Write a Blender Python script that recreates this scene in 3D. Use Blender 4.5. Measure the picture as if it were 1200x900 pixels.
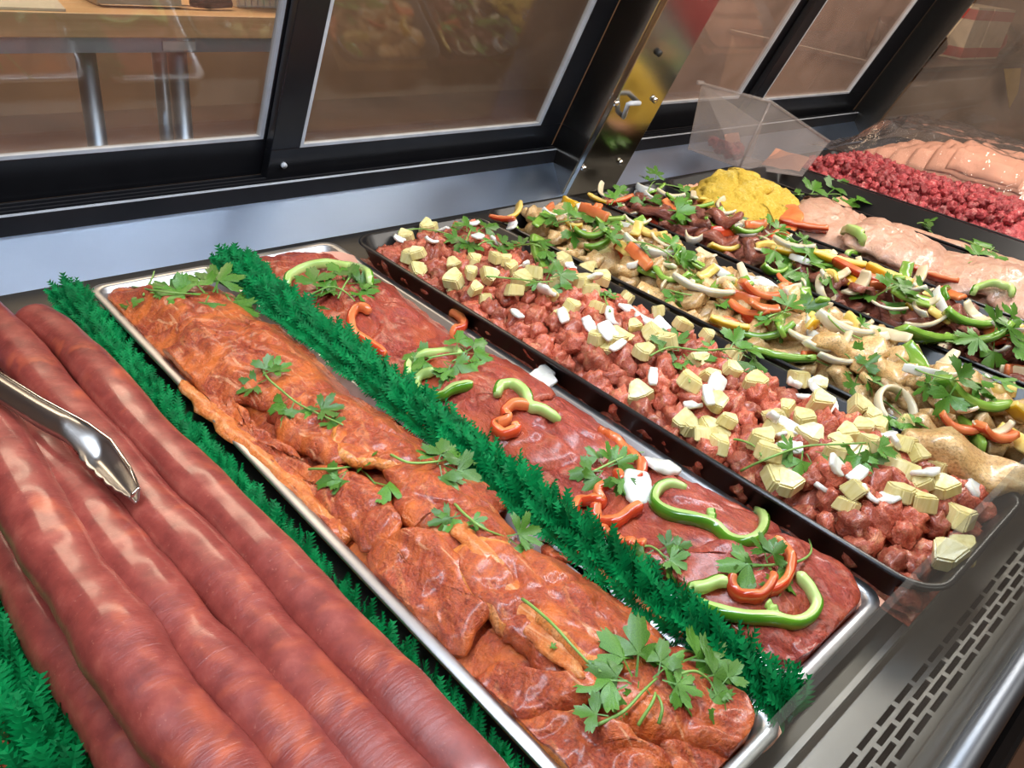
import bpy, bmesh, math, random
from mathutils import Vector, Matrix, noise, Euler

for o in list(bpy.data.objects): bpy.data.objects.remove(o)
S = bpy.context.scene
C = S.collection
PI = math.pi

# ------------------------------------------------------------------ camera
D = 0.80            # height of the case deck above the shop floor
H = 0.40            # lens height above the deck
FPX = 927.56        # focal length in pixels of the 1200 x 900 frame
# columns: world X (along the counter), Y (towards the staff side), Z in camera axes
RX = Vector((0.72715084, 0.27115562, -0.63065544))
RY = Vector((-0.67467267, 0.45192129, -0.5835957))
RZ = Vector((0.12676137, 0.84984809, 0.51155623))
cam_d = bpy.data.cameras.new('camera')
cam = bpy.data.objects.new('camera', cam_d); C.objects.link(cam)
cam_d.sensor_width = 36.0; cam_d.lens = FPX/1200*36.0; cam_d.clip_start = 0.01
m3 = Matrix(((RX[0], RX[1], RX[2]), (RY[0], RY[1], RY[2]), (RZ[0], RZ[1], RZ[2])))
cam.matrix_world = Matrix.Translation((0, 0, D+H)) @ m3.to_4x4()
S.camera = cam
# ------------------------------------------------------------------ light
S.view_settings.view_transform = 'Standard'
S.view_settings.look = 'None'
S.view_settings.gamma = 1.0
S.view_settings.use_curve_mapping = False
S.view_settings.exposure = 0.12
w = bpy.data.worlds.new('world'); S.world = w; w.use_nodes = True
w.node_tree.nodes['Background'].inputs[0].default_value = (1.0, 0.86, 0.74, 1)
w.node_tree.nodes['Background'].inputs[1].default_value = 0.16

def area(name, loc, target, sx, sy, power, col):
    l = bpy.data.lights.new(name, 'AREA'); l.shape = 'RECTANGLE'; l.size = sx; l.size_y = sy
    l.energy = power; l.color = col
    o = bpy.data.objects.new(name, l); C.objects.link(o)
    o.location = loc
    d = Vector(target)-Vector(loc)
    o.rotation_euler = d.to_track_quat('-Z', 'Y').to_euler()
    return o
area('case_lamp_cool', (0.10, 0.30, D+0.70), (0.10, 0.42, D), 1.5, 0.07, 11.5, (0.74, 0.86, 1.0))
area('case_lamp_warm', (1.50, 0.30, D+0.70), (1.50, 0.42, D), 1.2, 0.07, 8.5, (1.0, 0.92, 0.82))
area('shop_lamp_front', (0.9, -1.0, 2.75), (0.9, -0.4, 0), 2.6, 0.5, 22.0, (1.0, 0.95, 0.88))
area('shop_lamp_rear', (0.9, 2.6, 2.75), (0.9, 2.6, 0), 2.4, 0.6, 80.0, (1.0, 0.80, 0.60))

# ------------------------------------------------------------------ pixel rays
def ray(px, py):
    v = Vector((px-600, -(py-450), -FPX))
    return Vector((RX.dot(v), RY.dot(v), RZ.dot(v)))
def W(px, py, h=0.0):                     # point at height h above the deck
    v = ray(px, py); t = (h-H)/v.z
    return Vector((v.x*t, v.y*t, D+h))
def WY(px, py, Y):
    v = ray(px, py); t = Y/v.y
    return Vector((v.x*t, Y, D+H+v.z*t))
def WX(px, py, X):
    v = ray(px, py); t = X/v.x
    return Vector((X, v.y*t, D+H+v.z*t))
def on(px, py, mound, lift=0.0):          # where the pixel's ray meets a heap of food
    h = 0.03
    for k in range(9):
        p = W(px, py, h); h = 0.5*h+0.5*(mound(p.x, p.y)+lift)
    return W(px, py, h)

from mathutils.bvhtree import BVHTree
FOOD = {'t': None, 'n': -1}
def bake_food():                          # gather the food built so far so that later pieces lie on it
    V = []; F = []
    for o in C.objects:
        if o.type != 'MESH' or o.get('category') not in ('meat', 'pineapple', 'onion', 'pepper', 'chicken', 'cutlet', 'tray'): continue
        if o.name.startswith('cilantro'): continue
        mw = Matrix.LocRotScale(o.location, o.rotation_euler, o.scale); b = len(V); me = o.data
        V += [mw @ v.co for v in me.vertices]; F += [tuple(i+b for i in p.vertices) for p in me.polygons]
    FOOD['t'] = BVHTree.FromPolygons(V, F)
def onS(px, py, hp, lift=0.0):
    if FOOD['t'] is not None:
        h = FOOD['t'].ray_cast(Vector((0, 0, D+H)), ray(px, py).normalized())
        if h[0] is not None:
            p = h[0]; q = on(px, py, hp, 0.012)
            if (p-q).length < 0.09: return W(px, py, p.z-D+lift)
    return on(px, py, hp, lift+0.010)
# ------------------------------------------------------------------ object helpers
def tag(o, label=None, cat=None, group=None, kind=None):
    if label: o['label'] = label
    if cat: o['category'] = cat
    if group: o['group'] = group
    if kind: o['kind'] = kind
    return o
def mk(name, verts, faces, mats, parent=None, smooth=True, fmat=None):
    me = bpy.data.meshes.new(name)
    me.from_pydata([tuple(v) for v in verts], [], faces)
    for m in (mats if isinstance(mats, (list, tuple)) else [mats]): me.materials.append(m)
    if fmat: me.polygons.foreach_set('material_index', fmat)
    if smooth: me.polygons.foreach_set('use_smooth', [True]*len(me.polygons))
    me.validate(); me.update()
    o = bpy.data.objects.new(name, me); C.objects.link(o)
    if parent: o.parent = parent
    return o
def empty(name, loc=(0, 0, 0)):
    o = bpy.data.objects.new(name, None); C.objects.link(o); o.location = loc
    o.empty_display_size = 0.02
    return o
def child(o, p):                          # parent keeping world coordinates (parents are only translated)
    o.parent = p; o.matrix_parent_inverse = Matrix.Translation(-Vector(p.location))
    return o
class MB:                                 # mesh collector
    def __init__(s): s.v = []; s.f = []; s.m = []
    def add(s, vs, fs, mi=0):
        b = len(s.v); s.v += [Vector(v) for v in vs]; s.f += [tuple(i+b for i in f) for f in fs]; s.m += [mi]*len(fs)
        return s
    def box(s, o, a, b, c, mi=0):         # corner o, edge vectors a b c
        o = Vector(o); a = Vector(a); b = Vector(b); c = Vector(c)
        vs = [o, o+a, o+a+b, o+b, o+c, o+a+c, o+a+b+c, o+b+c]
        fs = [(0, 3, 2, 1), (4, 5, 6, 7), (0, 1, 5, 4), (1, 2, 6, 5), (2, 3, 7, 6), (3, 0, 4, 7)]
        if a.cross(b).dot(c) < 0: fs = [f[::-1] for f in fs]
        return s.add(vs, fs, mi)
    def bx(s, x0, x1, y0, y1, z0, z1, mi=0):
        return s.box((x0, y0, z0), (x1-x0, 0, 0), (0, y1-y0, 0), (0, 0, z1-z0), mi)
    def tube(s, pts, r, n=8, mi=0):
        pts = [Vector(p) for p in pts]; b = len(s.v); N = len(pts)
        up = Vector((0.13, 0.21, 0.97))
        for i, p in enumerate(pts):
            t = (pts[min(i+1, N-1)]-pts[max(i-1, 0)]).normalized()
            a = t.cross(up); a = a.normalized() if a.length > 1e-6 else Vector((1, 0, 0)); c = t.cross(a)
            rr = r[i] if isinstance(r, (list, tuple)) else r
            for k in range(n):
                q = 2*PI*k/n; s.v.append(p+a*math.cos(q)*rr+c*math.sin(q)*rr)
        for i in range(N-1):
            for k in range(n):
                s.f.append((b+i*n+k, b+i*n+(k+1) % n, b+(i+1)*n+(k+1) % n, b+(i+1)*n+k)); s.m.append(mi)
        s.f.append(tuple(b+k for k in range(n))[::-1]); s.m.append(mi)
        s.f.append(tuple(b+(N-1)*n+k for k in range(n))); s.m.append(mi)
        return s
    def build(s, name, mats, parent=None, smooth=False, bevel=0.0):
        o = mk(name, s.v, s.f, mats, None, smooth, s.m)
        if parent:
            if parent.type == 'MESH': o.parent = parent      # sub-part of a part that already sits in world coordinates
            else: child(o, parent)
        if bevel:
            b = o.modifiers.new('bevel', 'BEVEL'); b.width = bevel; b.segments = 2; b.limit_method = 'ANGLE'
        return o
def crom(pts, n, closed=False):           # Catmull-Rom resample
    pts = [Vector(p) for p in pts]; N = len(pts); out = []
    segs = N if closed else N-1
    for j in range(n if closed else n+1):
        u = j/n*segs; i = min(int(u), segs-1); t = u-i
        if closed: p0, p1, p2, p3 = pts[(i-1) % N], pts[i % N], pts[(i+1) % N], pts[(i+2) % N]
        else: p0, p1, p2, p3 = pts[max(i-1, 0)], pts[i], pts[i+1], pts[min(i+2, N-1)]
        out.append(0.5*((2*p1)+(p2-p0)*t+(2*p0-5*p1+4*p2-p3)*t*t+(3*p1-p0-3*p2+p3)*t**3))
    return out
def nz(p, s, seed=0.0): return noise.noise(Vector((p[0]*s+seed*7.13, p[1]*s-seed*3.7, p[2]*s+seed*1.9)))
def fb(p, s, seed=0.0, o=3):
    return noise.fractal(Vector((p[0]*s+seed*7.13, p[1]*s-seed*3.7, p[2]*s+seed*1.9)), 1.0, 2.0, o)

# ------------------------------------------------------------------ materials
class NT:
    def __init__(s, name):
        s.m = bpy.data.materials.new(name); s.m.use_nodes = True; s.t = s.m.node_tree; s.t.nodes.clear()
        s.out = s.n('ShaderNodeOutputMaterial')
    def n(s, t, **k):
        q = s.t.nodes.new(t)
        for a, b in k.items(): setattr(q, a, b)
        return q
    def l(s, a, b): s.t.links.new(a, b)
    def coord(s, scale=(1, 1, 1), obj=True, rot=(0, 0, 0)):
        if obj: c = s.n('ShaderNodeTexCoord').outputs['Object']
        else: c = s.n('ShaderNodeNewGeometry').outputs['Position']
        mp = s.n('ShaderNodeMapping'); mp.inputs['Scale'].default_value = scale; mp.inputs['Rotation'].default_value = rot
        s.l(c, mp.inputs['Vector']); return mp.outputs[0]
    def noise(s, vec, scale, detail=4, rough=0.55, dist=0.0):
        q = s.n('ShaderNodeTexNoise'); s.l(vec, q.inputs['Vector']); q.inputs['Scale'].default_value = scale
        q.inputs['Detail'].default_value = detail; q.inputs['Roughness'].default_value = rough; q.inputs['Distortion'].default_value = dist
        return q.outputs['Fac']
    def ramp(s, fac, stops):
        q = s.n('ShaderNodeValToRGB'); s.l(fac, q.inputs[0]); e = q.color_ramp.elements
        while len(e) < len(stops): e.new(0.5)
        for i, (p, c) in enumerate(stops):
            e[i].position = p; e[i].color = (c[0], c[1], c[2], 1) if not isinstance(c, (int, float)) else (c, c, c, 1)
        return q.outputs[0]
    def mix(s, fac, a, b, mode='MIX'):
        q = s.n('ShaderNodeMix', data_type='RGBA', blend_type=mode)
        for i, v in ((0, fac), (6, a), (7, b)):
            if isinstance(v, (int, float)): q.inputs[i].default_value = v
            elif isinstance(v, tuple): q.inputs[i].default_value = (v[0], v[1], v[2], 1)
            else: s.l(v, q.inputs[i])
        return q.outputs[2]
    def math(s, op, a, b=None):
        q = s.n('ShaderNodeMath', operation=op)
        for i, v in ((0, a), (1, b)):
            if v is None: continue
            if isinstance(v, (int, float)): q.inputs[i].default_value = v
            else: s.l(v, q.inputs[i])
        return q.outputs[0]
    def rnd(s): return s.n('ShaderNodeObjectInfo').outputs['Random']
    def bump(s, h, strength=0.5, dist=0.002):
        q = s.n('ShaderNodeBump'); q.inputs['Strength'].default_value = strength; q.inputs['Distance'].default_value = dist
        s.l(h, q.inputs['Height']); return q.outputs[0]
    def pbr(s, col, rough=0.5, metal=0.0, bump=None, coat=0.0, crough=0.1, sss=0.0, sssr=(1, 0.3, 0.2), spec=0.5, trans=0.0, alpha=None):
        q = s.n('ShaderNodeBsdfPrincipled')
        def st(k, v):
            if isinstance(v, (int, float)): q.inputs[k].default_value = v
            elif isinstance(v, tuple): q.inputs[k].default_value = (v[0], v[1], v[2], 1)
            else: s.l(v, q.inputs[k])
        st('Base Color', col); st('Roughness', rough); st('Metallic', metal); st('Coat Weight', coat); st('Coat Roughness', crough)
        q.inputs['Specular IOR Level'].default_value = spec
        if sss: q.inputs['Subsurface Weight'].default_value = sss; q.inputs['Subsurface Radius'].default_value = sssr; q.inputs['Subsurface Scale'].default_value = 0.004
        if trans: st('Transmission Weight', trans)
        if bump is not None: s.l(bump, q.inputs['Normal'])
        s.l(q.outputs[0], s.out.inputs[0]); return s.m
def plain(name, col, rough=0.5, metal=0.0, var=0.12, scale=30, **k):
    t = NT(name); v = t.coord(); n_ = t.noise(v, scale, 4)
    c = t.ramp(n_, [(0.3, tuple(x*(1-var) for x in col)), (0.7, tuple(min(1, x*(1+var)) for x in col))])
    return t.pbr(c, rough, metal, **k)
def steel(name, col, rough, stretch=(2, 60, 60), spots=0.25):
    t = NT(name); v = t.coord(stretch, obj=False); a = t.noise(v, 6, 5)
    v2 = t.coord((1, 1, 1), obj=False); b = t.noise(v2, 9, 6, 0.65)
    c = t.mix(t.ramp(b, [(0.45, 0.0), (0.75, spots)]), tuple(col), tuple(x*0.45 for x in col))
    r = t.n('ShaderNodeMapRange'); t.l(b, r.inputs[0]); r.inputs[3].default_value = rough-0.08; r.inputs[4].default_value = rough+0.12
    return t.pbr(c, r.outputs[0], 1.0, bump=t.bump(a, 0.08, 0.0006))
def glassy(name, tint, ior=1.5, haze=0.0, hazecol=(0.6, 0.6, 0.6), rough=0.02, gain=1.0, bumpscale=0):
    t = NT(name)
    tr = t.n('ShaderNodeBsdfTransparent'); tr.inputs[0].default_value = (*tint, 1)
    gl = t.n('ShaderNodeBsdfGlossy'); gl.inputs['Roughness'].default_value = rough
    fr = t.n('ShaderNodeLayerWeight'); fr.inputs[0].default_value = 0.5
    if bumpscale:
        b = t.bump(t.noise(t.coord(), bumpscale, 3), 0.9, 0.006); t.l(b, gl.inputs['Normal']); t.l(b, fr.inputs['Normal'])
    f0 = ((ior-1)/(ior+1))**2
    f = t.math('MULTIPLY', t.math('ADD', t.math('MULTIPLY', t.math('POWER', fr.outputs['Facing'], 5.0), 1-f0), f0), gain)
    m1 = t.n('ShaderNodeMixShader'); t.l(f, m1.inputs[0]); t.l(tr.outputs[0], m1.inputs[1]); t.l(gl.outputs[0], m1.inputs[2])
    last = m1
    if haze:
        df = t.n('ShaderNodeBsdfDiffuse'); df.inputs[0].default_value = (*hazecol, 1)
        n_ = t.noise(t.coord(obj=False), 14, 4); hz = t.ramp(n_, [(0.3, haze*0.7), (0.7, haze*1.3)])
        m2 = t.n('ShaderNodeMixShader'); t.l(hz, m2.inputs[0]); t.l(m1.outputs[0], m2.inputs[1]); t.l(df.outputs[0], m2.inputs[2]); last = m2
    t.l(last.outputs[0], t.out.inputs[0])
    return t.m

M = {}
M['steel'] = steel('brushed_steel', (0.60, 0.75, 1.0), 0.32, spots=0.08)  # the cool lamp's blue reflection is tinted into the base colour
M['rail'] = steel('rail_steel', (0.22, 0.24, 0.27), 0.42, spots=0.2)
M['deck'] = steel('worn_deck_steel', (0.10, 0.095, 0.085), 0.40, spots=0.7)
M['vent'] = steel('vent_steel', (0.30, 0.29, 0.275), 0.42, spots=0.4)
M['post'] = steel('post_steel', (0.50, 0.47, 0.42), 0.16, spots=0.2)
M['alu'] = steel('tray_aluminium', (0.60, 0.60, 0.61), 0.38, (20, 20, 20), 0.75)
M['chrome'] = steel('polished_steel', (0.75, 0.74, 0.73), 0.10, spots=0.1)
M['tong'] = steel('tong_steel', (0.50, 0.48, 0.46), 0.28, spots=0.4)
M['black'] = plain('black_frame_paint', (0.010, 0.010, 0.012), 0.28, spec=0.5)
M['gasket'] = plain('pale_gasket', (0.50, 0.52, 0.55), 0.5)
M['blacktray'] = plain('black_tray_plastic', (0.010, 0.010, 0.011), 0.30, spec=0.5)
M['dark'] = plain('dark_void', (0.02, 0.018, 0.016), 0.6)
M['doorglass'] = glassy('door_glass', (0.86, 0.86, 0.84), 1.75, haze=0.05, hazecol=(0.55, 0.42, 0.32))
M['reflhazeglass'] = glassy('door_glass_painted_reflections', (0.84, 0.82, 0.80), 1.8, haze=0.17, hazecol=(0.80, 0.58, 0.48))  # pinkish haze in the colour stands in for reflections on the right doors
M['endglass'] = glassy('end_glass_painted_reflections', (0.86, 0.85, 0.83), 1.6, haze=0.10, hazecol=(0.66, 0.55, 0.46))  # brownish haze painted in place of reflections on the end pane
M['lipglass'] = glassy('front_glass', (0.93, 0.95, 0.94), 1.5, haze=0.05, hazecol=(0.62, 0.60, 0.55), rough=0.05)  # slight haze in the colour stands in for a veil of reflection
M['binplastic'] = glassy('clear_bin_plastic', (0.88, 0.86, 0.85), 1.5, haze=0.16, hazecol=(0.75, 0.66, 0.62), rough=0.2)
M['film'] = glassy('plastic_film', (0.97, 0.96, 0.96), 1.5, haze=0.03, hazecol=(0.8, 0.7, 0.7), rough=0.08, gain=2.2, bumpscale=45)
def wood(name, a, b):
    t = NT(name); v = t.coord((1.2, 14, 30), obj=False); n_ = t.noise(v, 3.0, 6, 0.6, 0.6)
    return t.pbr(t.ramp(n_, [(0.3, a), (0.7, b)]), 0.45, bump=t.bump(n_, 0.1, 0.001))
M['wood'] = wood('table_wood', (0.62, 0.36, 0.16), (0.78, 0.52, 0.27))
M['floor'] = plain('brown_floor', (0.20, 0.105, 0.062), 0.55, var=0.35, scale=1.4)
M['wall'] = plain('warm_wall', (0.36, 0.24, 0.16), 0.7, var=0.2, scale=2)

def meat(name, cols, fat=(0.80, 0.33, 0.12), fatamt=0.3, scale=60, stretch=(1, 1, 1), coat=0.5, bumps=0.9, rough=0.38, perobj=0.0, grain=260, gloss=0.22, fatstretch=(1.0, 0.35, 1), sauce=None, speck=0.55):
    t = NT(name); v = t.coord(stretch)
    if perobj:
        r = t.rnd(); cm = t.n('ShaderNodeCombineXYZ')
        for i in range(3): t.l(t.math('MULTIPLY', r, 9.0+i*3), cm.inputs[i])
        ad = t.n('ShaderNodeVectorMath', operation='ADD'); t.l(v, ad.inputs[0]); t.l(cm.outputs[0], ad.inputs[1]); v = ad.outputs[0]
    a = t.noise(v, scale, 8, 0.68, 0.8)
    n_ = len(cols)
    c = t.ramp(a, [(0.28+0.44*i/(n_-1), cc) for i, cc in enumerate(cols)])
    mp = t.n('ShaderNodeMapping'); mp.inputs['Scale'].default_value = fatstretch; t.l(v, mp.inputs[0])
    b = t.noise(mp.outputs[0], scale*0.55, 5, 0.6, 1.6)
    c = t.mix(t.ramp(b, [(0.56, 0.0), (0.70, fatamt)]), c, fat)
    if perobj:
        hs = t.n('ShaderNodeHueSaturation'); t.l(c, hs.inputs['Color'])
        t.l(t.math('ADD', t.math('MULTIPLY', t.rnd(), perobj), 1.0-perobj*0.5), hs.inputs['Value']); c = hs.outputs[0]
    sp_ = t.noise(v, scale*9, 3, 0.6); c = t.mix(t.ramp(sp_, [(0.36, speck), (0.50, 0.0)]), c, tuple(x*0.42 for x in cols[0])); c = t.mix(t.ramp(sp_, [(0.60, 0.0), (0.74, fatamt*0.6)]), c, fat)
    g = t.noise(v, grain, 4, 0.65); g2 = t.noise(v, scale*2.2, 4, 0.6, 0.5); h = t.math('ADD', t.math('ADD', t.math('MULTIPLY', g, 0.30), t.math('MULTIPLY', g2, 0.9)), a)
    if sauce:
        sm_ = t.noise(v, sauce[1], 5, 0.62, 1.2); c = t.mix(t.ramp(sm_, [(0.46, 0.0), (0.62, sauce[2])]), c, sauce[0])
        st_ = t.n('ShaderNodeMapping'); st_.inputs['Scale'].default_value = (3.2, 0.5, 1); st_.inputs['Rotation'].default_value = (0, 0, 0.5); t.l(v, st_.inputs[0])
        s3 = t.noise(st_.outputs[0], 34, 4, 0.6, 1.5); c = t.mix(t.ramp(s3, [(0.62, 0.0), (0.70, 0.7)]), c, sauce[3])
    rr = t.n('ShaderNodeMapRange'); t.l(b, rr.inputs[0]); rr.inputs[3].default_value = rough-0.12; rr.inputs[4].default_value = rough+0.15
    return t.pbr(c, rr.outputs[0], bump=t.bump(h, bumps, 0.0036), coat=coat, crough=gloss, sss=0.06)
M['pork'] = meat('marinated_pork', [(0.24, 0.028, 0.012), (0.44, 0.066, 0.022), (0.60, 0.135, 0.036)], (0.78, 0.30, 0.10), 0.7, 62, fatstretch=(1.3, 0.42, 1), grain=420, sauce=((0.74, 0.17, 0.028), 17, 0.85, (0.84, 0.42, 0.22)))
M['porkfat'] = meat('marinated_fat', [(0.66, 0.17, 0.03), (0.82, 0.26, 0.045), (0.88, 0.42, 0.14)], (0.90, 0.55, 0.32), 0.6, 60, coat=0.4, grain=420)
M['fatedge'] = meat('orange_fat_edge', [(0.52, 0.10, 0.02), (0.74, 0.20, 0.035), (0.82, 0.36, 0.12)], (0.86, 0.48, 0.26), 0.7, 75, coat=0.6, grain=420, fatstretch=(2.4, 0.4, 1), speck=0.15)
M['beef'] = meat('marinated_beef', [(0.22, 0.024, 0.015), (0.40, 0.052, 0.033), (0.53, 0.095, 0.055)], (0.60, 0.14, 0.055), 0.5, 58, (1.5, 0.8, 1), fatstretch=(2.2, 0.3, 1), grain=420, sauce=((0.56, 0.10, 0.022), 13, 0.6, (0.66, 0.22, 0.13)))
M['chunk'] = meat('diced_pork', [(0.32, 0.040, 0.020), (0.52, 0.105, 0.052), (0.66, 0.21, 0.11)], (0.80, 0.40, 0.19), 0.7, 120, perobj=0.6, grain=500, coat=0.45, fatstretch=(1, 1, 1), bumps=0.6)
M['chicken'] = meat('marinated_chicken', [(0.46, 0.23, 0.07), (0.64, 0.39, 0.15), (0.76, 0.54, 0.27)], (0.84, 0.70, 0.42), 0.7, 95, perobj=0.6, coat=0.8, bumps=0.45, grain=420)
M['fajita'] = meat('marinated_beef_strip', [(0.15, 0.03, 0.016), (0.27, 0.065, 0.035), (0.38, 0.12, 0.07)], (0.5, 0.22, 0.14), 0.6, 110, (0.5, 1.5, 1), perobj=0.5, coat=0.5, bumps=0.9, grain=420)
M['breast'] = meat('raw_chicken', [(0.48, 0.24, 0.155), (0.61, 0.345, 0.24), (0.69, 0.44, 0.32)], (0.72, 0.53, 0.35), 0.7, 42, coat=0.45, bumps=0.8, grain=420, rough=0.34, gloss=0.18, speck=0.08)
M['redmeat'] = meat('diced_beef', [(0.24, 0.018, 0.026), (0.46, 0.05, 0.06), (0.62, 0.14, 0.13)], (0.78, 0.38, 0.33), 0.8, 130, perobj=0.6, coat=0.15, fatstretch=(1, 1, 1), bumps=0.8, grain=500, rough=0.5)
def sausage_mat():
    t = NT('sausage_casing'); v = t.coord()
    a = t.noise(v, 60, 5, 0.6); c = t.ramp(a, [(0.3, (0.165, 0.024, 0.019)), (0.55, (0.265, 0.046, 0.034)), (0.75, (0.36, 0.08, 0.056))])
    b = t.noise(v, 26, 3, 0.5, 0.5); c = t.mix(t.ramp(b, [(0.58, 0.0), (0.74, 0.65)]), c, (0.58, 0.12, 0.045))
    p = t.noise(v, 420, 2); c = t.mix(t.ramp(p, [(0.66, 0.0), (0.74, 0.3)]), c, (0.55, 0.20, 0.13))
    f = t.noise(t.coord((1, 0.16, 1)), 14, 3, 0.5, 2.2); c = t.mix(t.ramp(f, [(0.66, 0.0), (0.74, 0.35)]), c, (0.60, 0.28, 0.25))
    wv = t.noise(t.coord((60, 330, 60)), 1.0, 3, 0.6, 0.4)
    wm = t.noise(v, 12, 2); h = t.math('ADD', t.math('MULTIPLY', t.math('MULTIPLY', wv, t.ramp(wm, [(0.45, 0.0), (0.65, 1.0)])), 0.8), t.math('MULTIPLY', a, 0.5))
    return t.pbr(c, 0.42, bump=t.bump(h, 0.45, 0.0022), coat=0.6, crough=0.17, sss=0.05)
M['sausage'] = sausage_mat()
def veg(name, a, b, rough=0.3, scale=40, coat=0.3, sss=0.1, sssr=(1, 1, 0.4), perobj=0.25, bumps=0.25, stretch=(1, 1, 1)):
    t = NT(name); n_ = t.noise(t.coord(stretch), scale, 4); c = t.ramp(n_, [(0.3, a), (0.7, b)])
    hs = t.n('ShaderNodeHueSaturation'); t.l(c, hs.inputs['Color'])
    t.l(t.math('ADD', t.math('MULTIPLY', t.rnd(), perobj), 1.0-perobj*0.6), hs.inputs['Value'])
    return t.pbr(hs.outputs[0], rough, bump=t.bump(n_, bumps, 0.001), coat=coat, crough=0.15, sss=sss, sssr=sssr)
M['pine'] = veg('pineapple', (0.66, 0.54, 0.19), (0.80, 0.71, 0.36), 0.32, 200, stretch=(1, 1, 0.2), bumps=0.5)
M['onion'] = veg('white_onion', (0.76, 0.75, 0.66), (0.90, 0.90, 0.84), 0.28, 30, perobj=0.1)
M['onionc'] = veg('marinated_onion', (0.72, 0.56, 0.32), (0.84, 0.74, 0.52), 0.28, 40, perobj=0.2)
M['gskin'] = veg('green_pepper_skin', (0.045, 0.18, 0.010), (0.13, 0.33, 0.02), 0.2, 20, coat=0.6)
M['gmix'] = veg('green_pepper_mix', (0.16, 0.34, 0.03), (0.34, 0.52, 0.10), 0.25, 30, coat=0.5)
M['gflesh'] = veg('green_pepper_flesh', (0.36, 0.55, 0.12), (0.56, 0.70, 0.26), 0.35, 30)
M['rskin'] = veg('red_pepper_skin', (0.50, 0.035, 0.012), (0.68, 0.08, 0.02), 0.2, 20, coat=0.6)
M['rflesh'] = veg('red_pepper_flesh', (0.66, 0.12, 0.03), (0.80, 0.28, 0.09), 0.35, 30)
M['yskin'] = veg('yellow_pepper_skin', (0.72, 0.38, 0.01), (0.84, 0.52, 0.03), 0.2, 20, coat=0.6)
M['yflesh'] = veg('yellow_pepper_flesh', (0.80, 0.55, 0.10), (0.86, 0.66, 0.25), 0.35, 30)
M['leaf'] = veg('cilantro_leaf', (0.035, 0.13, 0.010), (0.11, 0.27, 0.026), 0.42, 60, coat=0.1, sss=0.0, perobj=0.5)
M['stem'] = veg('cilantro_stem', (0.16, 0.34, 0.06), (0.30, 0.48, 0.12), 0.4, 60, coat=0.1, sss=0.0)
M['plastic'] = plain('green_plastic_foliage', (0.0, 0.165, 0.040), 0.6, var=0.5, scale=60, spec=0.15)
M['plasticbase'] = plain('green_plastic_base', (0.0, 0.09, 0.035), 0.5)
M['paper'] = plain('peach_butcher_paper', (0.72, 0.36, 0.24), 0.65, var=0.12, scale=25)
def bread_mat():
    t = NT('yellow_breading'); v = t.coord(); a = t.noise(v, 260, 4, 0.7); b = t.noise(v, 30, 3)
    c = t.ramp(t.math('ADD', t.math('MULTIPLY', a, 0.6), t.math('MULTIPLY', b, 0.4)), [(0.3, (0.58, 0.32, 0.015)), (0.52, (0.76, 0.52, 0.06)), (0.7, (0.88, 0.71, 0.25))])
    return t.pbr(c, 0.8, bump=t.bump(a, 1.0, 0.004))
M['bread'] = bread_mat()
M['white'] = plain('white_board', (0.72, 0.66, 0.56), 0.6)
M['redprint'] = plain('red_print', (0.45, 0.05, 0.04), 0.5)
M['cream'] = plain('cream_carton', (0.62, 0.50, 0.36), 0.6)
M['foil'] = plain('silver_foil', (0.62, 0.58, 0.55), 0.15, 1.0, bump=None)
M['yellowtag'] = plain('yellow_tag', (0.72, 0.48, 0.10), 0.55)
M['mesh'] = plain('grey_mesh', (0.35, 0.33, 0.32), 0.5, var=0.6, scale=300)

# ================================================================== the room
MB().bx(-3.0, 6.0, -2.5, 5.0, -0.05, 0.0).build('floor', M['floor'])['kind'] = 'structure'
MB().bx(-3.0, 6.0, 4.6, 4.7, 0.0, 2.9).build('wall_back', M['wall'])['kind'] = 'structure'
MB().bx(-3.0, 6.0, -2.6, -2.5, 0.0, 2.9).build('wall_front', M['wall'])['kind'] = 'structure'
MB().bx(-3.1, -3.0, -2.6, 4.7, 0.0, 2.9).build('wall_left', M['wall'])['kind'] = 'structure'
MB().bx(6.0, 6.1, -2.6, 4.7, 0.0, 2.9).build('wall_right', M['wall'])['kind'] = 'structure'
MB().bx(-3.0, 6.0, -2.5, 4.6, 2.9, 2.95).build('ceiling', M['white'])['kind'] = 'structure'

# ================================================================== the display case
XL, XR = -0.75, 2.13
case = tag(empty('display_case', (0.7, 0.45, 0)), 'long stainless steel butcher display case holding all the trays', 'display case')
TL = 0.384                                         # lean of the rear doors: Y falls by this per unit of height
MB().bx(XL, XR, 0.062, 0.86, D-0.03, D).build('deck', M['deck'], case, bevel=0.002)
MB().bx(XL, XR, -0.012, 0.98, 0.0, D-0.10).build('cabinet_base', M['steel'], case)
MB().bx(XL, XR, 0.055, 0.86, D-0.10, D-0.03).build('deck_support', M['dark'], case)
b = MB()
b.bx(XL, XR, 0.0600, 0.0640, D-0.012, D+0.0016)
b.build('deck_lip', M['vent'], case)
# sloped rear panel, one length on each side of the post
for (a0, a1, b0, b1) in ((XL, 0.985, XL, 1.035), (1.107, 2.11, 1.05, 2.18)):
    v = [(a0, 0.857, D-0.001), (a1, 0.857, D-0.001), (b1, 0.9225, D+0.035), (b0, 0.9225, D+0.035)]
    v += [(x, y+0.01, z-0.004) for x, y, z in v]
    rp = mk('rear_panel', v, [(0, 1, 2, 3), (7, 6, 5, 4), (0, 4, 5, 1), (1, 5, 6, 2), (2, 6, 7, 3), (3, 7, 4, 0)], M['steel'], None, False)
    child(rp, case)
b = MB()
b.bx(XL, 2.2, 0.9226, 0.9280, D+0.030, D+0.0565)
b.bx(XL, 2.2, 0.928, 1.02, D+0.030, D+0.050)
for y in (0.9355, 0.947, 0.959): b.bx(XL, 2.2, y, y+0.003, D+0.05, D+0.058)
b.build('door_track', M['black'], case, bevel=0.0008)
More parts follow.
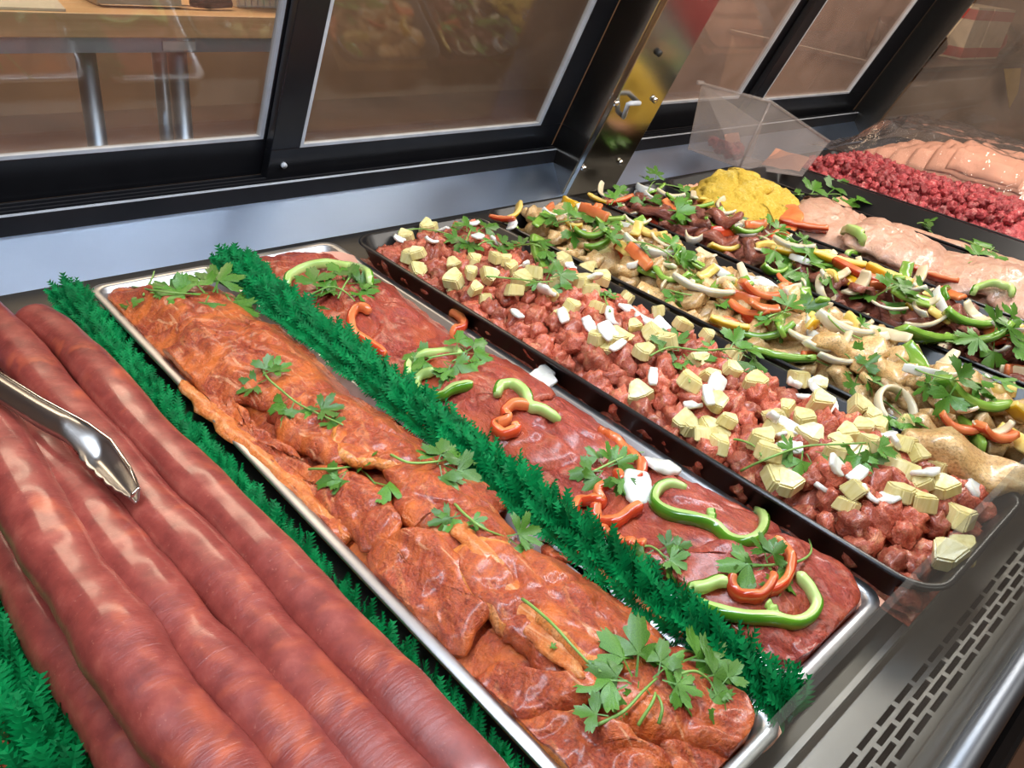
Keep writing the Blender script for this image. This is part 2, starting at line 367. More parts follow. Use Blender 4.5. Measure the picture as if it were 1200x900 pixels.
MB().bx(XL, 2.2, 0.9222, 0.9262, D+0.0565, D+0.0578).build('track_highlight', M['gasket'], case)  # pale strip laid in as the highlight line along the black sill
# return flares beside post and end
def quad_plate(name, pts, th, mat):
    p = [Vector(q) for q in pts]; n = (p[1]-p[0]).cross(p[3]-p[0]).normalized()*th
    o = MB().add(p+[q+n for q in p], [(0, 1, 2, 3), (7, 6, 5, 4), (0, 4, 5, 1), (1, 5, 6, 2), (2, 6, 7, 3), (3, 7, 4, 0)]).build(name, mat, case)
    return o
def lean(x, k, z): return (x, k-TL*z, D+z)
quad_plate('post_return', [lean(0.986, 0.862, 0.0), lean(0.986, 0.862, 0.55), lean(1.036, 0.968, 0.55), lean(1.036, 0.968, 0.0)], 0.003, M['post'])
quad_plate('post_return', [lean(1.110, 0.862, 0.0), lean(1.075, 0.968, 0.0), lean(1.075, 0.968, 0.55), lean(1.110, 0.862, 0.55)], 0.003, M['post'])
quad_plate('end_return', [lean(2.112, 0.862, 0.0), lean(2.112, 0.862, 0.55), lean(2.19, 0.968, 0.55), lean(2.19, 0.968, 0.0)], 0.003, M['vent'])
# the leaning post between the two pairs of doors
post = tag(empty('door_post', (1.047, 0.862, D)), 'leaning polished steel post with a hook between the sliding doors', 'post')
def lbox(x0, x1, k0, k1, z0, z1, mb):             # box in the leaning frame
    return mb.box(lean(x0, k0, z0), (x1-x0, 0, 0), (0, k1-k0, 0), (0, -TL*(z1-z0), z1-z0))
lbox(0.985, 1.109, 0.852, 0.862, 0.001, 0.56, MB()).build('face_plate', M['post'], post, bevel=0.0015)
for px, py in ((722, 121), (767, 117), (684, 197), (727, 190), (772, 62)):
    v = ray(px, py); t = (0.850-TL*H)/(v.y+TL*v.z); p = Vector((v.x*t, v.y*t, D+H+v.z*t))
    n = Vector((0, -0.934, -0.358))
    MB().tube([p-n*0.003, p+n*0.003, p+n*0.0045], [0.005, 0.005, 0.0025], 12).build('screw', M['chrome'] if py != 62 else M['dark'], post, True)
def pp(px, py, off=0.0):
    v = ray(px, py); t = (0.850-off-TL*H)/(v.y+TL*v.z); return Vector((v.x*t, v.y*t, D+H+v.z*t))
MB().tube([pp(731, 137), pp(731, 137, 0.006), pp(736, 122, 0.012), pp(739, 121, 0.012), pp(749, 121, 0.012), pp(749, 121, 0.0)], 0.0038, 8).build('hook', M['gasket'], post, True)

# ---- sliding doors
def door(label, x0, x1, k, z0, glassL, glassR, glassB, ztop=0.56, gm_='doorglass'):
    root = tag(empty('sliding_door', (0.5*(x0+x1), k-TL*z0, D+z0)), label, 'sliding door', 'rear sliding doors of the display case')
    f = MB(); th = 0.016
    lbox(x0, x1, k, k+th, z0, glassB, f); lbox(x0, x1, k, k+th, ztop-0.04, ztop, f)
    lbox(x0, glassL, k, k+th, glassB, ztop-0.04, f); lbox(glassR, x1, k, k+th, glassB, ztop-0.04, f)
    fo = f.build('frame', M['black'], root, bevel=0.0012)
    g = MB(); e = 0.0045
    lbox(glassL, glassR, k+0.0005, k+0.012, glassB, glassB+e, g)
    lbox(glassL, glassL+e, k+0.0005, k+0.012, glassB+e, ztop-0.04, g); lbox(glassR-e, glassR, k+0.0005, k+0.012, glassB+e, ztop-0.04, g)
    g = g.build('gasket', M['gasket'], root); g.parent = fo; g.matrix_parent_inverse = Matrix.Identity(4)
    lbox(glassL+e*0.5, glassR-e*0.5, k+0.006, k+0.0095, glassB+e*0.5, ztop-0.038, MB()).build('glass_pane', M[gm_], root)
    return root
door('black framed glass door in front of the wooden work table', -0.12, 0.535, 0.988, 0.056, -0.075, 0.492, 0.108)
d2 = door('black framed glass door beside the hooked post, bare floor behind', 0.494, 1.032, 0.968, 0.055, 0.535, 0.982, 0.098)
door('black framed glass door behind the clear plastic bin', 1.08, 1.665, 0.988, 0.056, 1.13, 1.600, 0.112, gm_='reflhazeglass')
door('black framed glass door at the far end beside the diced beef', 1.62, 2.185, 0.968, 0.055, 1.662, 2.085, 0.108, gm_='reflhazeglass')
for z in (0.075, 0.30):
    p = Vector(lean(0.515, 0.967, z)); n = Vector((0, -0.934, -0.358))
    MB().tube([p-n*0.002, p+n*0.003], 0.004, 10).build('screw', M['gasket'], d2, True)

# ---- front rail, vent grille and low front glass
b = MB(); z0, z1 = D-0.010, D-0.0085
rows = [(0.0400, 0.0365), (0.0335, 0.0298), (0.0278, 0.0241), (0.0218, 0.0182)]
ys = [0.0610]
for a, c in rows: ys += [a, c]
ys.append(0.0130)
for i in range(0, len(ys), 2): b.bx(XL, XR, ys[i+1], ys[i], z0, z1)
for ri, (a, c) in enumerate(rows):
    x = XL+(0.0 if ri % 2 == 0 else 0.0135); pitch = 0.0272
    while x < XR:
        b.bx(x, x+0.0045, c, a, z0, z1); x += pitch
b.build('vent_grille', M['vent'], case)
MB().bx(XL, XR, 0.012, 0.062, D-0.09, D-0.06).build('vent_channel', M['dark'], case)
MB().bx(XL, XR, 0.0, 0.013, D-0.03, D-0.0065).build('front_ledge', M['vent'], case, bevel=0.001)
r = MB(); pr = []
for k in range(13):
    q = PI*k/12; pr.append((-0.0075+0.0085*math.cos(q), 0.002+0.0085*math.sin(q)))
pr += [(-0.016, -0.05), (0.001, -0.05)]
n = len(pr); r.add([(XL, y, D+z) for y, z in pr]+[(XR, y, D+z) for y, z in pr], [(i, (i+1) % n, n+(i+1) % n, n+i) for i in range(n)]+[tuple(range(n))[::-1], tuple(range(n, 2*n))])
r.build('front_rail', M['rail'], case, True)
MB().bx(XL, XR, -0.030, -0.0165, D-0.30, D-0.03).build('bumper', M['black'], case, bevel=0.004)
gl = MB(); gl.add([(XL, 0.002, D+0.004), (XR, 0.002, D+0.004), (XR, 0.062, D+0.10), (XL, 0.062, D+0.10),
                   (XL, -0.003, D+0.006), (XR, -0.003, D+0.006), (XR, 0.057, D+0.103), (XL, 0.057, D+0.103)],
                  [(0, 3, 2, 1), (4, 5, 6, 7), (0, 1, 5, 4), (1, 2, 6, 5), (2, 3, 7, 6), (3, 0, 4, 7)])
tag(gl.build('front_glass', M['lipglass']), 'low clear leaning glass along the front rail of the case', 'glass pane')  # cut-down pane, top edge shaped to bound the painted reflection haze
# end glass of the case
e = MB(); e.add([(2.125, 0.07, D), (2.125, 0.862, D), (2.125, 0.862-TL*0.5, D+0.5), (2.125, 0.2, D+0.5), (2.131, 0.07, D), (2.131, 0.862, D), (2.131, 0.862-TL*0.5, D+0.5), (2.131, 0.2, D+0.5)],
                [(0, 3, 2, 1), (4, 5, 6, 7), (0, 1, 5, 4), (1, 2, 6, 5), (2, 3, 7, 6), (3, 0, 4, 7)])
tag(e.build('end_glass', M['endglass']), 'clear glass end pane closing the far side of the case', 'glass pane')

# ---- staff side: wooden table
TY = 1.60
table = tag(empty('work_table', (0.2, TY+0.35, 0)), 'wooden topped work table with steel frame behind the left glass door', 'table')
b = MB()
for i in range(6): b.bx(-1.0, 0.93, TY+i*0.116, TY+(i+1)*0.116-0.001, D+0.109, D+0.149)
b.build('table_top', M['wood'], table, bevel=0.002)
MB().bx(-0.97, 0.91, TY+0.02, TY+0.024, D+0.080, D+0.109).build('apron', M['steel'], table)
for x, y in ((0.52, 0.08), (0.68, 0.05), (-0.5, 0.05), (0.86, 0.6), (-0.5, 0.6)):
    MB().tube([(x, TY+y, 0), (x, TY+y, D+0.108)], 0.0185, 16).build('leg', M['steel'], table, True)
MB().bx(0.640, 0.703, TY+0.014, TY+0.0195, D+0.084, D+0.101).build('leg_bracket', M['gasket'], table)
def on_table(px, py):
    v = ray(px, py); t = (0.149-H)/v.z; return Vector((v.x*t, v.y*t, D+0.149))
p = on_table(20, 10)
tag(MB().box(p+Vector((-0.35, 0, 0.0003)), (0.42, -0.02, 0), (0.05, 0.28, 0), (0, 0, 0.004)).build('paper_sheet', M['white']), 'pale flat sheet of paper lying on the wooden table', 'paper')
p = on_table(118, 9)
tag(MB().box(p+Vector((0, 0.02, 0.0003)), (0.16, 0, 0), (0, 0.18, 0), (0, 0, 0.05)).build('carton', M['cream'], bevel=0.003), 'cream carton standing on the wooden table', 'carton')
p = on_table(232, 14)
tb = tag(empty('knife', p), 'dark handled steel knife lying on the wooden table', 'knife')
MB().tube([p+Vector((0.0, 0.03, 0.012)), p+Vector((0.04, 0.03, 0.012)), p+Vector((0.085, 0.035, 0.012))], [0.008, 0.011, 0.008], 10).build('handle', M['dark'], tb, True)
MB().box(p+Vector((-0.17, 0.022, 0.004)), (0.17, 0, 0), (0.0, 0.02, 0), (0, 0, 0.002)).build('blade', M['chrome'], tb)
p = on_table(318, 16)
hd = tag(empty('wire_basket', p), 'grey wire mesh basket at the end of the wooden table', 'basket')
for i in range(9):
    MB().tube([p+Vector((-0.04+i*0.014, 0.06, 0.001)), p+Vector((-0.04+i*0.014, 0.06, 0.12))], 0.0012, 6).build('wire', M['gasket'], hd)
for i in range(8):
    MB().tube([p+Vector((-0.045, 0.06, 0.004+i*0.015)), p+Vector((0.08, 0.06, 0.004+i*0.015))], 0.0012, 6).build('wire', M['gasket'], hd)
MB().bx(p.x-0.045, p.x+0.08, p.y+0.062, p.y+0.16, p.z+0.001, p.z+0.12).build('inner_box', M['white'], hd)

# ---- neighbouring shelf with packages beyond the end glass
sh = tag(empty('packaged_food_shelf', (2.9, 1.1, 0)), 'brown fronted shelf unit beyond the end of the case', 'shelf')
MB().bx(2.24, 4.2, 0.90, 1.40, 0.0, D+0.165).build('front_panel', M['wall'], sh)
MB().bx(2.22, 4.2, 0.865, 1.40, D+0.165, D+0.178).build('shelf_board', M['vent'], sh, bevel=0.002)
random.seed(3)
px_ = 2.26
for i in range(7):
    wdt = random.uniform(0.13, 0.2)
    if i in (3, 4):
        bxr = tag(empty('food_carton', (px_+wdt/2, 0.99, D+0.178)), ['cream carton with two red bands on the far shelf', 'cream carton with red bands at the end of the far shelf'][i-3], 'carton')
        bb = MB().bx(px_, px_+wdt, 0.93, 1.05, D+0.1785, D+0.325).build('box', M['cream'], bxr, bevel=0.002)
        for z in (0.185, 0.290): MB().bx(px_-0.0006, px_+wdt+0.0006, 0.9292, 1.05, D+z, D+z+0.028).build('red_band', M['redprint'], bb)
    else:
        hgt = random.uniform(0.07, 0.13); vs = []; fs = []; nu, nv = 16, 10
        for a in range(nu+1):
            for c in range(nv+1):
                u = a/nu; vv = c/nv; bul = (math.sin(PI*u)*math.sin(PI*vv))**0.5
                for s_ in (-1, 1): vs.append((px_+u*wdt*0.95, 0.99+s_*(0.002+0.04*bul)+0.006*nz((u*6, vv*6, s_), 1, i), D+0.1785+vv*hgt))
        idx = lambda a, c, s_: (a*(nv+1)+c)*2+s_
        for a in range(nu):
            for c in range(nv):
                fs.append((idx(a, c, 0), idx(a+1, c, 0), idx(a+1, c+1, 0), idx(a, c+1, 0))); fs.append((idx(a, c, 1), idx(a, c+1, 1), idx(a+1, c+1, 1), idx(a+1, c, 1)))
        tag(mk('foil_bag', vs, fs, [M['foil'] if i % 2 == 0 else M['redprint']]), 'crinkled %s bag standing on the far shelf' % ('silver' if i % 2 == 0 else 'dark red'), 'bag', 'bags on the far shelf')
    px_ += wdt+0.01
p = [WY(1177, 81, 0.862), WY(1197, 80, 0.862), WY(1193, 108, 0.862), WY(1183, 127, 0.862)]
tag(MB().add(p+[q+Vector((0, 0.002, 0)) for q in p], [(0, 1, 2, 3), (7, 6, 5, 4), (0, 4, 5, 1), (1, 5, 6, 2), (2, 6, 7, 3), (3, 7, 4, 0)]).build('price_tag', M['yellowtag']), 'yellow pointed price tag hanging from the far shelf', 'tag')

# ================================================================== trays
def rrect(x0, x1, y0, y1, r, n=7):
    out = []
    for cx, cy, a in ((x1-r, y1-r, 0), (x0+r, y1-r, 90), (x0+r, y0+r, 180), (x1-r, y0+r, 270)):
        for k in range(n+1):
            q = math.radians(a+90*k/n); out.append((cx+r*math.cos(q), cy+r*math.sin(q)))
    return out
def tray(name, label, x0, x1, y0, y1, h, mat, rc, rim=0.006, slope=0.012, th=0.0018):
    prof = [(slope+0.004, 0.0004), (slope, 0.002), (rim*0.7, h-0.003), (0.0008, h-0.003), (0.0, h-0.0015), (0.0008, h), (rim*0.7, h), (rim, h-0.001), (slope+th, 0.004), (slope+th+0.004, 0.0022)]
    vs = []; fs = []; N = 0
    for ins, z in prof:
        ring = rrect(x0+ins, x1-ins, y0+ins, y1-ins, max(rc-ins*0.6, 0.004)); N = len(ring)
        vs += [(x, y, D+z) for x, y in ring]
    for i in range(len(prof)-1):
        for k in range(N): fs.append((i*N+k, i*N+(k+1) % N, (i+1)*N+(k+1) % N, (i+1)*N+k))
    fs.append(tuple(range(N))[::-1]); fs.append(tuple((len(prof)-1)*N+k for k in range(N)))
    return tag(mk(name, vs, fs, mat), label, 'tray')
def sm(t): t = max(0.0, min(1.0, t)); return t*t*(3-2*t)
class Heap:                                        # tray footprint and heap surface (heights above deck)
    def __init__(s, x0, x1, y0, y1, edge, top, side=0.05, end=0.06, skew=0.0, seed=1.0, lump=0.004):
        s.x0, s.x1, s.y0, s.y1, s.edge, s.top, s.side, s.end, s.skew, s.seed, s.lump = x0, x1, y0, y1, edge, top, side, end, skew, seed, lump
    def __call__(s, x, y):
        a = sm((x-s.x0)/s.side)*sm((s.x1-x)/s.side)*sm((y-s.y0)/s.end)*sm((s.y1-y)/s.end)
        return s.edge+(s.top-s.edge)*a+s.lump*a*noise.noise(Vector((x*18+s.seed, y*14, s.seed)))
Y0, Y1 = 0.078, 0.798
TR = {
 1: (0.217, 0.352, 0.070, 0.800), 2: (0.374, 0.504, 0.078, 0.805),
 3: (0.501, 0.703, 0.050, 0.762), 4: (0.7135, 0.908, 0.056, 0.769), 5: (0.9186, 1.103, 0.062, 0.763),
 6: (1.1127, 1.318, 0.066, 0.763), 7: (1.332, 1.482, 0.066, 0.745), 8: (1.490, 1.735, 0.066, 0.765), 9: (1.745, 2.095, 0.08, 0.775)}
tray('metal_tray', 'narrow aluminium tray of orange marinated pork steaks', *TR[1], 0.021, M['alu'], 0.016, rim=0.009)
tray('metal_tray', 'narrow aluminium tray of dark red marinated beef beside black trays', *TR[2], 0.021, M['alu'], 0.018, rim=0.009)
tray('plastic_tray', 'black tray of diced pork with pineapple cubes', *TR[3], 0.042, M['blacktray'], 0.030, slope=0.02)
tray('plastic_tray', 'black tray of chicken strips with mixed peppers', *TR[4], 0.042, M['blacktray'], 0.030, slope=0.02)
tray('plastic_tray', 'black tray of brown beef strips with peppers and onion', *TR[5], 0.042, M['blacktray'], 0.028, slope=0.02)
tray('plastic_tray', 'black tray of yellow breaded cutlets and raw chicken breasts', *TR[6], 0.042, M['blacktray'], 0.028, slope=0.02)
tray('plastic_tray', 'black nearly empty tray with a little garnish at its back', *TR[7], 0.042, M['blacktray'], 0.028, slope=0.02)
tray('plastic_tray', 'black tray of bright red diced beef', *TR[8], 0.042, M['blacktray'], 0.028, slope=0.02)
tray('plastic_tray', 'black tray under the plastic wrapped parcel', *TR[9], 0.042, M['blacktray'], 0.028, slope=0.02)
def heap(i, edge, top, inset=0.010, **k):
    a = TR[i]; return Heap(a[0]+inset, a[1]-inset, a[2]+inset, a[3]-inset, edge, top, seed=i*3.3, **k)
H1 = heap(1, 0.012, 0.030, side=0.035, end=0.05, lump=0.006)
H2 = heap(2, 0.012, 0.027, side=0.04, end=0.06, lump=0.005)
H3 = heap(3, 0.024, 0.043, inset=0.010, side=0.06, end=0.06, lump=0.006)
H4 = heap(4, 0.024, 0.046, inset=0.012, side=0.06, end=0.07, lump=0.008)
H5 = heap(5, 0.024, 0.045, inset=0.012, side=0.06, end=0.07, lump=0.008)
H6 = heap(6, 0.024, 0.040, inset=0.012, side=0.06, end=0.07, lump=0.006)
H8 = heap(8, 0.030, 0.060, inset=0.012, side=0.06, end=0.09, lump=0.006)
FLAT = lambda x, y: 0.0

# ================================================================== slabs of meat
def slab(name, px, hp, lift, thick, mats, seed, label=None, cat='meat', group=None, N=80, R=20, amp=1.0, fold=1.0, xy=None, fatside=None, power=9.0, bottom=0.004, tilt=0.10):
    pts = [on(x, y, hp, lift) for x, y in px] if xy is None else [Vector((x, y, 0)) for x, y in xy]
    bd = crom(pts, N, True); c = sum(bd, Vector())/N
    bd = [p+Vector((nz(p, 45, seed), nz(p, 45, seed+5), 0))*0.0075*amp+Vector((nz(p, 150, seed), nz(p, 150, seed+5), 0))*0.0028*amp for p in bd]
    vs = []; fs = []; fm = []
    rs_ = random.Random(int(seed*10)); ta = rs_.uniform(0, 6.28); tx, ty = math.cos(ta)*tilt, math.sin(ta)*tilt
    def hgt(x, y): return hp(x, y)+tx*(x-c.x)+ty*(y-c.y)
    org = Vector((c.x, c.y, D+hp(c.x, c.y)+lift))
    for i in range(R+1):
        t = i/R; tt = 1-(1-t)**1.35
        for k in range(N):
            x = c.x+(bd[k].x-c.x)*tt; y = c.y+(bd[k].y-c.y)*tt
            if isinstance(hp, Heap) and xy is None:
                x = min(max(x, hp.x0-0.001+0.0008*nz((y, 0, 0), 300)), hp.x1+0.002); y = min(max(y, hp.y0), hp.y1+0.002); cr = 0.024
                qx = min(max(x, hp.x0+cr), hp.x1-cr); qy = min(max(y, hp.y0+cr), hp.y1-cr); qd = math.hypot(x-qx, y-qy)
                if qd > cr: x = qx+(x-qx)*cr/qd; y = qy+(y-qy)*cr/qd
            z = hgt(x, y)+lift*0.8+thick*0.72*(max(0.0, 1-tt**power))**0.6
            q = Vector((x, y, 0.0))
            a = 1-0.6*tt
            z += amp*(0.0030*nz(q, 36, seed)+0.0016*nz(q, 95, seed+2)+0.0008*nz(q, 230, seed+3))*(0.35+0.65*a)
            rd = 1-abs(noise.noise(Vector((x*44+y*18+seed*5, y*26-x*12, seed))))
            z -= fold*0.0055*max(0.0, rd-0.80)/0.20*a
            vs.append(Vector((x, y, D+max(z, 0.0065)))-org)
    for k in range(N):
        p = vs[R*N+k]; vs.append(Vector((p.x*0.96, p.y*0.96, max(p.z-bottom, D+0.0045-org.z))))
    vs.append(Vector((0, 0, max(-bottom, D+0.0045-org.z))))
    for i in range(R+1):
        for k in range(N):
            k2 = (k+1) % N; f = (i*N+k, i*N+k2, (i+1)*N+k2, (i+1)*N+k); fs.append(f)
            if fatside is None: fm.append(0)
            else:
                pm = vs[f[2]]; e = i/R; fm.append(1 if (e > 0.78 and (pm.x*fatside[0]+pm.y*fatside[1]) > 0.35*max(abs(pm.x)+abs(pm.y), 1e-4)*0.7) else 0)
    L = len(vs)-1
    for k in range(N): fs.append(((R+1)*N+k, (R+1)*N+(k+1) % N, L)); fm.append(0)
    o = mk(name, vs, fs, mats, None, True, fm); o.location = org
    # winding: make top faces point up
    if label: tag(o, label, cat, group)
    return o
def fill(name, hp, x0, x1, y0, y1, drop, mat, label, cat, seed, bump=0.004, sc=60, nx=24, ny=90):  # underlying layer of a heap
    vs = []; fs = []
    for j in range(ny+1):
        for i in range(nx+1):
            x = x0+(x1-x0)*i/nx; y = y0+(y1-y0)*j/ny; q = (x, y, 0)
            e = min(1.0, 6*min(i/nx, 1-i/nx, (j/ny)*4, (1-j/ny)*4))
            vs.append((x, y, D+max(0.004, (hp(x, y)-drop)*(0.5+0.5*e)+bump*nz(q, sc, seed))))
    for j in range(ny):
        for i in range(nx):
            a = j*(nx+1)+i; fs.append((a, a+1, a+nx+2, a+nx+1))
    n0 = len(vs); vs += [(x0, y0, D+0.003), (x1, y0, D+0.003), (x1, y1, D+0.003), (x0, y1, D+0.003)]
    fs.append((n0+3, n0+2, n0+1, n0))
    return tag(mk(name, vs, fs, mat), label, cat)
t1 = TR[1]; t2 = TR[2]
fill('pork_slab', H1, t1[0]+0.009, t1[1]-0.009, t1[2]+0.012, t1[3]-0.012, 0.006, M['pork'], 'bottom layer of orange marinated pork lining the aluminium tray', 'meat', 1, 0.003, 40)
PORK = [
 ([(115, 338), (165, 334), (225, 332), (285, 338), (312, 362), (305, 388), (255, 392), (205, 398), (165, 400), (138, 380)], 0.000, 0.010, None, 'flat pork steak at the back rim of the aluminium tray'),
 ([(160, 392), (205, 372), (255, 372), (300, 372), (318, 392), (290, 408), (245, 410), (222, 424), (190, 418)], 0.003, 0.010, None, 'lumpy folded pork steak with a pale crease near the tray back'),
 ([(190, 425), (212, 404), (270, 394), (325, 380), (365, 394), (412, 428), (398, 458), (345, 470), (295, 476), (245, 470), (205, 452)], 0.005, 0.012, None, 'large smooth brown domed pork steak with glossy patches'),
 ([(184, 428), (225, 440), (275, 470), (315, 510), (360, 545), (408, 592), (410, 632), (385, 636), (330, 585), (268, 525), (205, 462)], 0.001, 0.013, (-1, -0.2), 'long pork steak with a bright orange fat edge along the rim'),
 ([(395, 425), (440, 445), (500, 500), (560, 560), (600, 600), (570, 605), (520, 570), (460, 520), (405, 470)], 0.001, 0.012, (1, 0), 'narrow pork steak with orange fat edge along the green divider'),
 ([(318, 468), (362, 452), (402, 462), (440, 495), (425, 535), (392, 548), (352, 535), (325, 505)], 0.003, 0.010, None, 'reddish pork steak under a cilantro sprig with bent stem'),
 ([(392, 512), (412, 496), (450, 492), (490, 502), (508, 524), (488, 546), (440, 548), (402, 540)], 0.007, 0.009, (-1, 0), 'small oval pork cutlet with a pale fat rim'),
 ([(330, 545), (385, 545), (440, 562), (468, 600), (452, 640), (412, 632), (365, 590)], 0.003, 0.010, None, 'pork steak under two loose cilantro leaves'),
 ([(455, 556), (515, 556), (565, 582), (600, 625), (590, 664), (540, 660), (495, 626), (462, 590)], 0.004, 0.011, None, 'pork steak under the sprig with drooping leaves'),
 ([(425, 655), (460, 628), (500, 628), (540, 662), (562, 712), (545, 756), (505, 748), (458, 712)], 0.005, 0.013, None, 'crumpled dark pork steak hanging over the tray rim'),
 ([(520, 655), (565, 640), (610, 660), (650, 710), (690, 768), (690, 800), (655, 795), (605, 752), (555, 712)], 0.004, 0.012, (-0.3, 1), 'pork steak with a long pale stringy fat seam'),
 ([(606, 655), (650, 652), (715, 680), (765, 715), (786, 750), (768, 778), (720, 792), (680, 790), (640, 745), (612, 700)], 0.007, 0.012, (-1, -1), 'large oval reddish pork steak under the long bare stem'),
 ([(640, 622), (680, 640), (740, 690), (800, 742), (785, 756), (735, 715), (680, 675), (640, 655)], 0.000, 0.012, (1, 0), 'thin pork steak edge with orange fat beside the green divider'),
 ([(540, 792), (590, 775), (650, 788), (702, 800), (698, 834), (640, 852), (585, 842), (555, 822)], 0.005, 0.012, None, 'rounded pork steak below the crumpled one near the tray front'),
 ([(565, 850), (620, 832), (690, 842), (750, 866), (790, 905), (760, 940), (680, 950), (605, 905)], 0.006, 0.012, (-0.3, 1), 'folded pork steak with orange fat ruffle at the tray front'),
 ([(690, 800), (730, 770), (790, 752), (845, 780), (900, 830), (912, 868), (880, 892), (820, 885), (760, 872), (712, 842)], 0.004, 0.015, (1, 0), 'thick pork steak under the big cilantro bunch'),
 ([(770, 880), (830, 872), (890, 880), (905, 905), (870, 940), (800, 945)], 0.004, 0.012, None, 'pork steak at the front corner of the aluminium tray'),
]
for i, (px, lf, th, fat, lab) in enumerate(PORK):
    slab('pork_steak', px, H1, lf, th, [M['pork'], M['porkfat']], i*1.7+1, lab, 'meat', 'marinated pork steaks', fatside=fat)
bake_food()
def fat_seam(px, wpx, near, seed, zh=0.0018):
    P = crom([onS(x, y, H1, 0.0005) for x, y in px], 40); N = len(P); vs = []; fs = []; m = 8
    for i, p in enumerate(P):
        t = (P[min(i+1, N-1)]-P[max(i-1, 0)]); t.z = 0; t.normalize(); a = Vector((t.y, -t.x, 0)); dist = (p-Vector((0, 0, D+H))).length
        s_ = i/(N-1); k = (1-abs(2*s_-1)**4)**0.5*0.9+0.1; w_ = wpx*dist/FPX*0.62*k*(1+0.5*nz(p, 45, seed)+0.3*nz(p, 140, seed)); p = p+a*0.003*nz(p, 50, seed+3)
        for j in range(m+1):
            u = j/m*2-1; vs.append(p+a*u*w_+Vector((0, 0, zh*(1-u*u)*(0.7+0.5*nz((p.x, p.y, u*0.02), 110, seed))-0.002*abs(u)**3)))
    for i in range(N-1):
        for j in range(m): q = i*(m+1)+j; fs.append((q, q+1, q+m+2, q+m+1))
    o = mk('fat_seam', vs, fs, M['fatedge']); so = o.modifiers.new('t', 'SOLIDIFY'); so.thickness = 0.002; so.offset = -1
    child(o, near)
def steak_named(lab): return [o for o in C.objects if o.get('label') == lab][0]
fat_seam([(214, 446), (258, 490), (306, 533), (360, 582), (412, 630)], 20, steak_named(PORK[3][4]), 1, 0.003)
fat_seam([(430, 440), (490, 492), (545, 545), (600, 598)], 9, steak_named(PORK[4][4]), 2)
fat_seam([(650, 628), (700, 665), (750, 705), (800, 745)], 9, steak_named(PORK[12][4]), 3)
fat_seam([(535, 612), (560, 640), (600, 690), (640, 745), (685, 795)], 24, steak_named(PORK[10][4]), 4)
fill('beef_slab', H2, t2[0]+0.009, t2[1]-0.009, t2[2]+0.012, t2[3]-0.012, 0.006, M['beef'], 'bottom layer of dark red marinated beef lining the second aluminium tray', 'meat', 2, 0.003, 40)
BEEF = [
 ([(288, 318), (325, 306), (375, 300), (412, 304), (440, 325), (428, 350), (385, 352), (330, 348), (300, 335)], 0.000, 0.010, 'beef slab at the back of its tray under a green pepper strip'),
 ([(325, 360), (380, 342), (440, 330), (490, 358), (535, 388), (525, 402), (470, 414), (420, 412), (365, 390)], 0.003, 0.010, 'smooth beef slab under the hooked red pepper strip'),
 ([(425, 418), (470, 402), (530, 392), (580, 414), (628, 446), (648, 472), (600, 488), (555, 484), (485, 456)], 0.004, 0.010, 'beef slab under the green pepper hook and cilantro'),
 ([(525, 484), (580, 470), (650, 470), (705, 494), (748, 522), (735, 545), (680, 548), (610, 540), (560, 520)], 0.003, 0.011, 'wrinkled beef slab under the wavy green pepper strip'),
 ([(620, 548), (680, 540), (740, 535), (800, 565), (868, 602), (905, 632), (880, 658), (815, 668), (740, 650), (672, 606)], 0.005, 0.012, 'beef slab with red pepper, onion and big green pepper loop'),
 ([(745, 662), (800, 660), (870, 640), (930, 642), (990, 668), (1022, 702), (1012, 732), (965, 762), (905, 765), (840, 728)], 0.008, 0.018, 'thick rounded beef slab at the front end of its tray'),
 ([(855, 728), (900, 738), (945, 768), (958, 792), (925, 800), (885, 770)], 0.002, 0.012, 'small beef piece beside the end of the green divider'),
 ([(915, 760), (945, 752), (975, 758), (972, 778), (940, 786)], 0.006, 0.012, 'beef knob with a pale end at the front of its tray'),
]
for i, (px, lf, th, lab) in enumerate(BEEF):
    slab('beef_slab', px, H2, lf, th, [M['beef']], i*2.3+40, lab, 'meat', 'marinated beef slabs', amp=0.9, fold=1.0)
# paper under the beef, standing up at the back and the front corner
def sheet(name, pts_a, pts_b, mat, label, n=20, m=6, amp=0.002, seed=0, th=0.0006, cat='paper'):
    A = crom(pts_a, n); B = crom(pts_b, n); vs = []; fs = []
    for s_ in (0, 1):
        for i in range(n+1):
            for j in range(m+1):
                p = A[i].lerp(B[i], j/m); p = p+Vector((nz(p, 30, seed), nz(p, 30, seed+1), nz(p, 40, seed+2)))*amp+Vector((0, 0, -th*s_)); vs.append(p)
    K = (n+1)*(m+1)
    for i in range(n):
        for j in range(m):
            a = i*(m+1)+j; fs += [(a, a+1, a+m+2, a+m+1), (K+a, K+a+m+1, K+a+m+2, K+a+1)]
    return tag(mk(name, vs, fs, mat), label, cat)
sheet('paper_liner', [W(282, 306, 0.028), W(330, 306, 0.026), W(380, 296, 0.028), W(414, 300, 0.026)], [W(296, 325, 0.018), W(340, 318, 0.018), W(390, 308, 0.018), W(425, 318, 0.018)], M['paper'], 'peach paper liner sticking up behind the marinated beef', seed=3, amp=0.003)
sheet('paper_liner', [W(1005, 690, 0.018), W(1025, 695, 0.02), W(1038, 704, 0.022)], [W(1000, 735, 0.012), W(1012, 728, 0.014), W(1022, 720, 0.016)], M['paper'], 'peach paper corner showing at the front of the beef tray', seed=5)
sheet('paper_liner', [W(898, 835, 0.022), W(912, 845, 0.02), W(916, 858, 0.02)], [W(880, 885, 0.012), W(895, 882, 0.014), W(906, 872, 0.016)], M['paper'], 'peach paper corner showing at the front of the pork tray', seed=6)

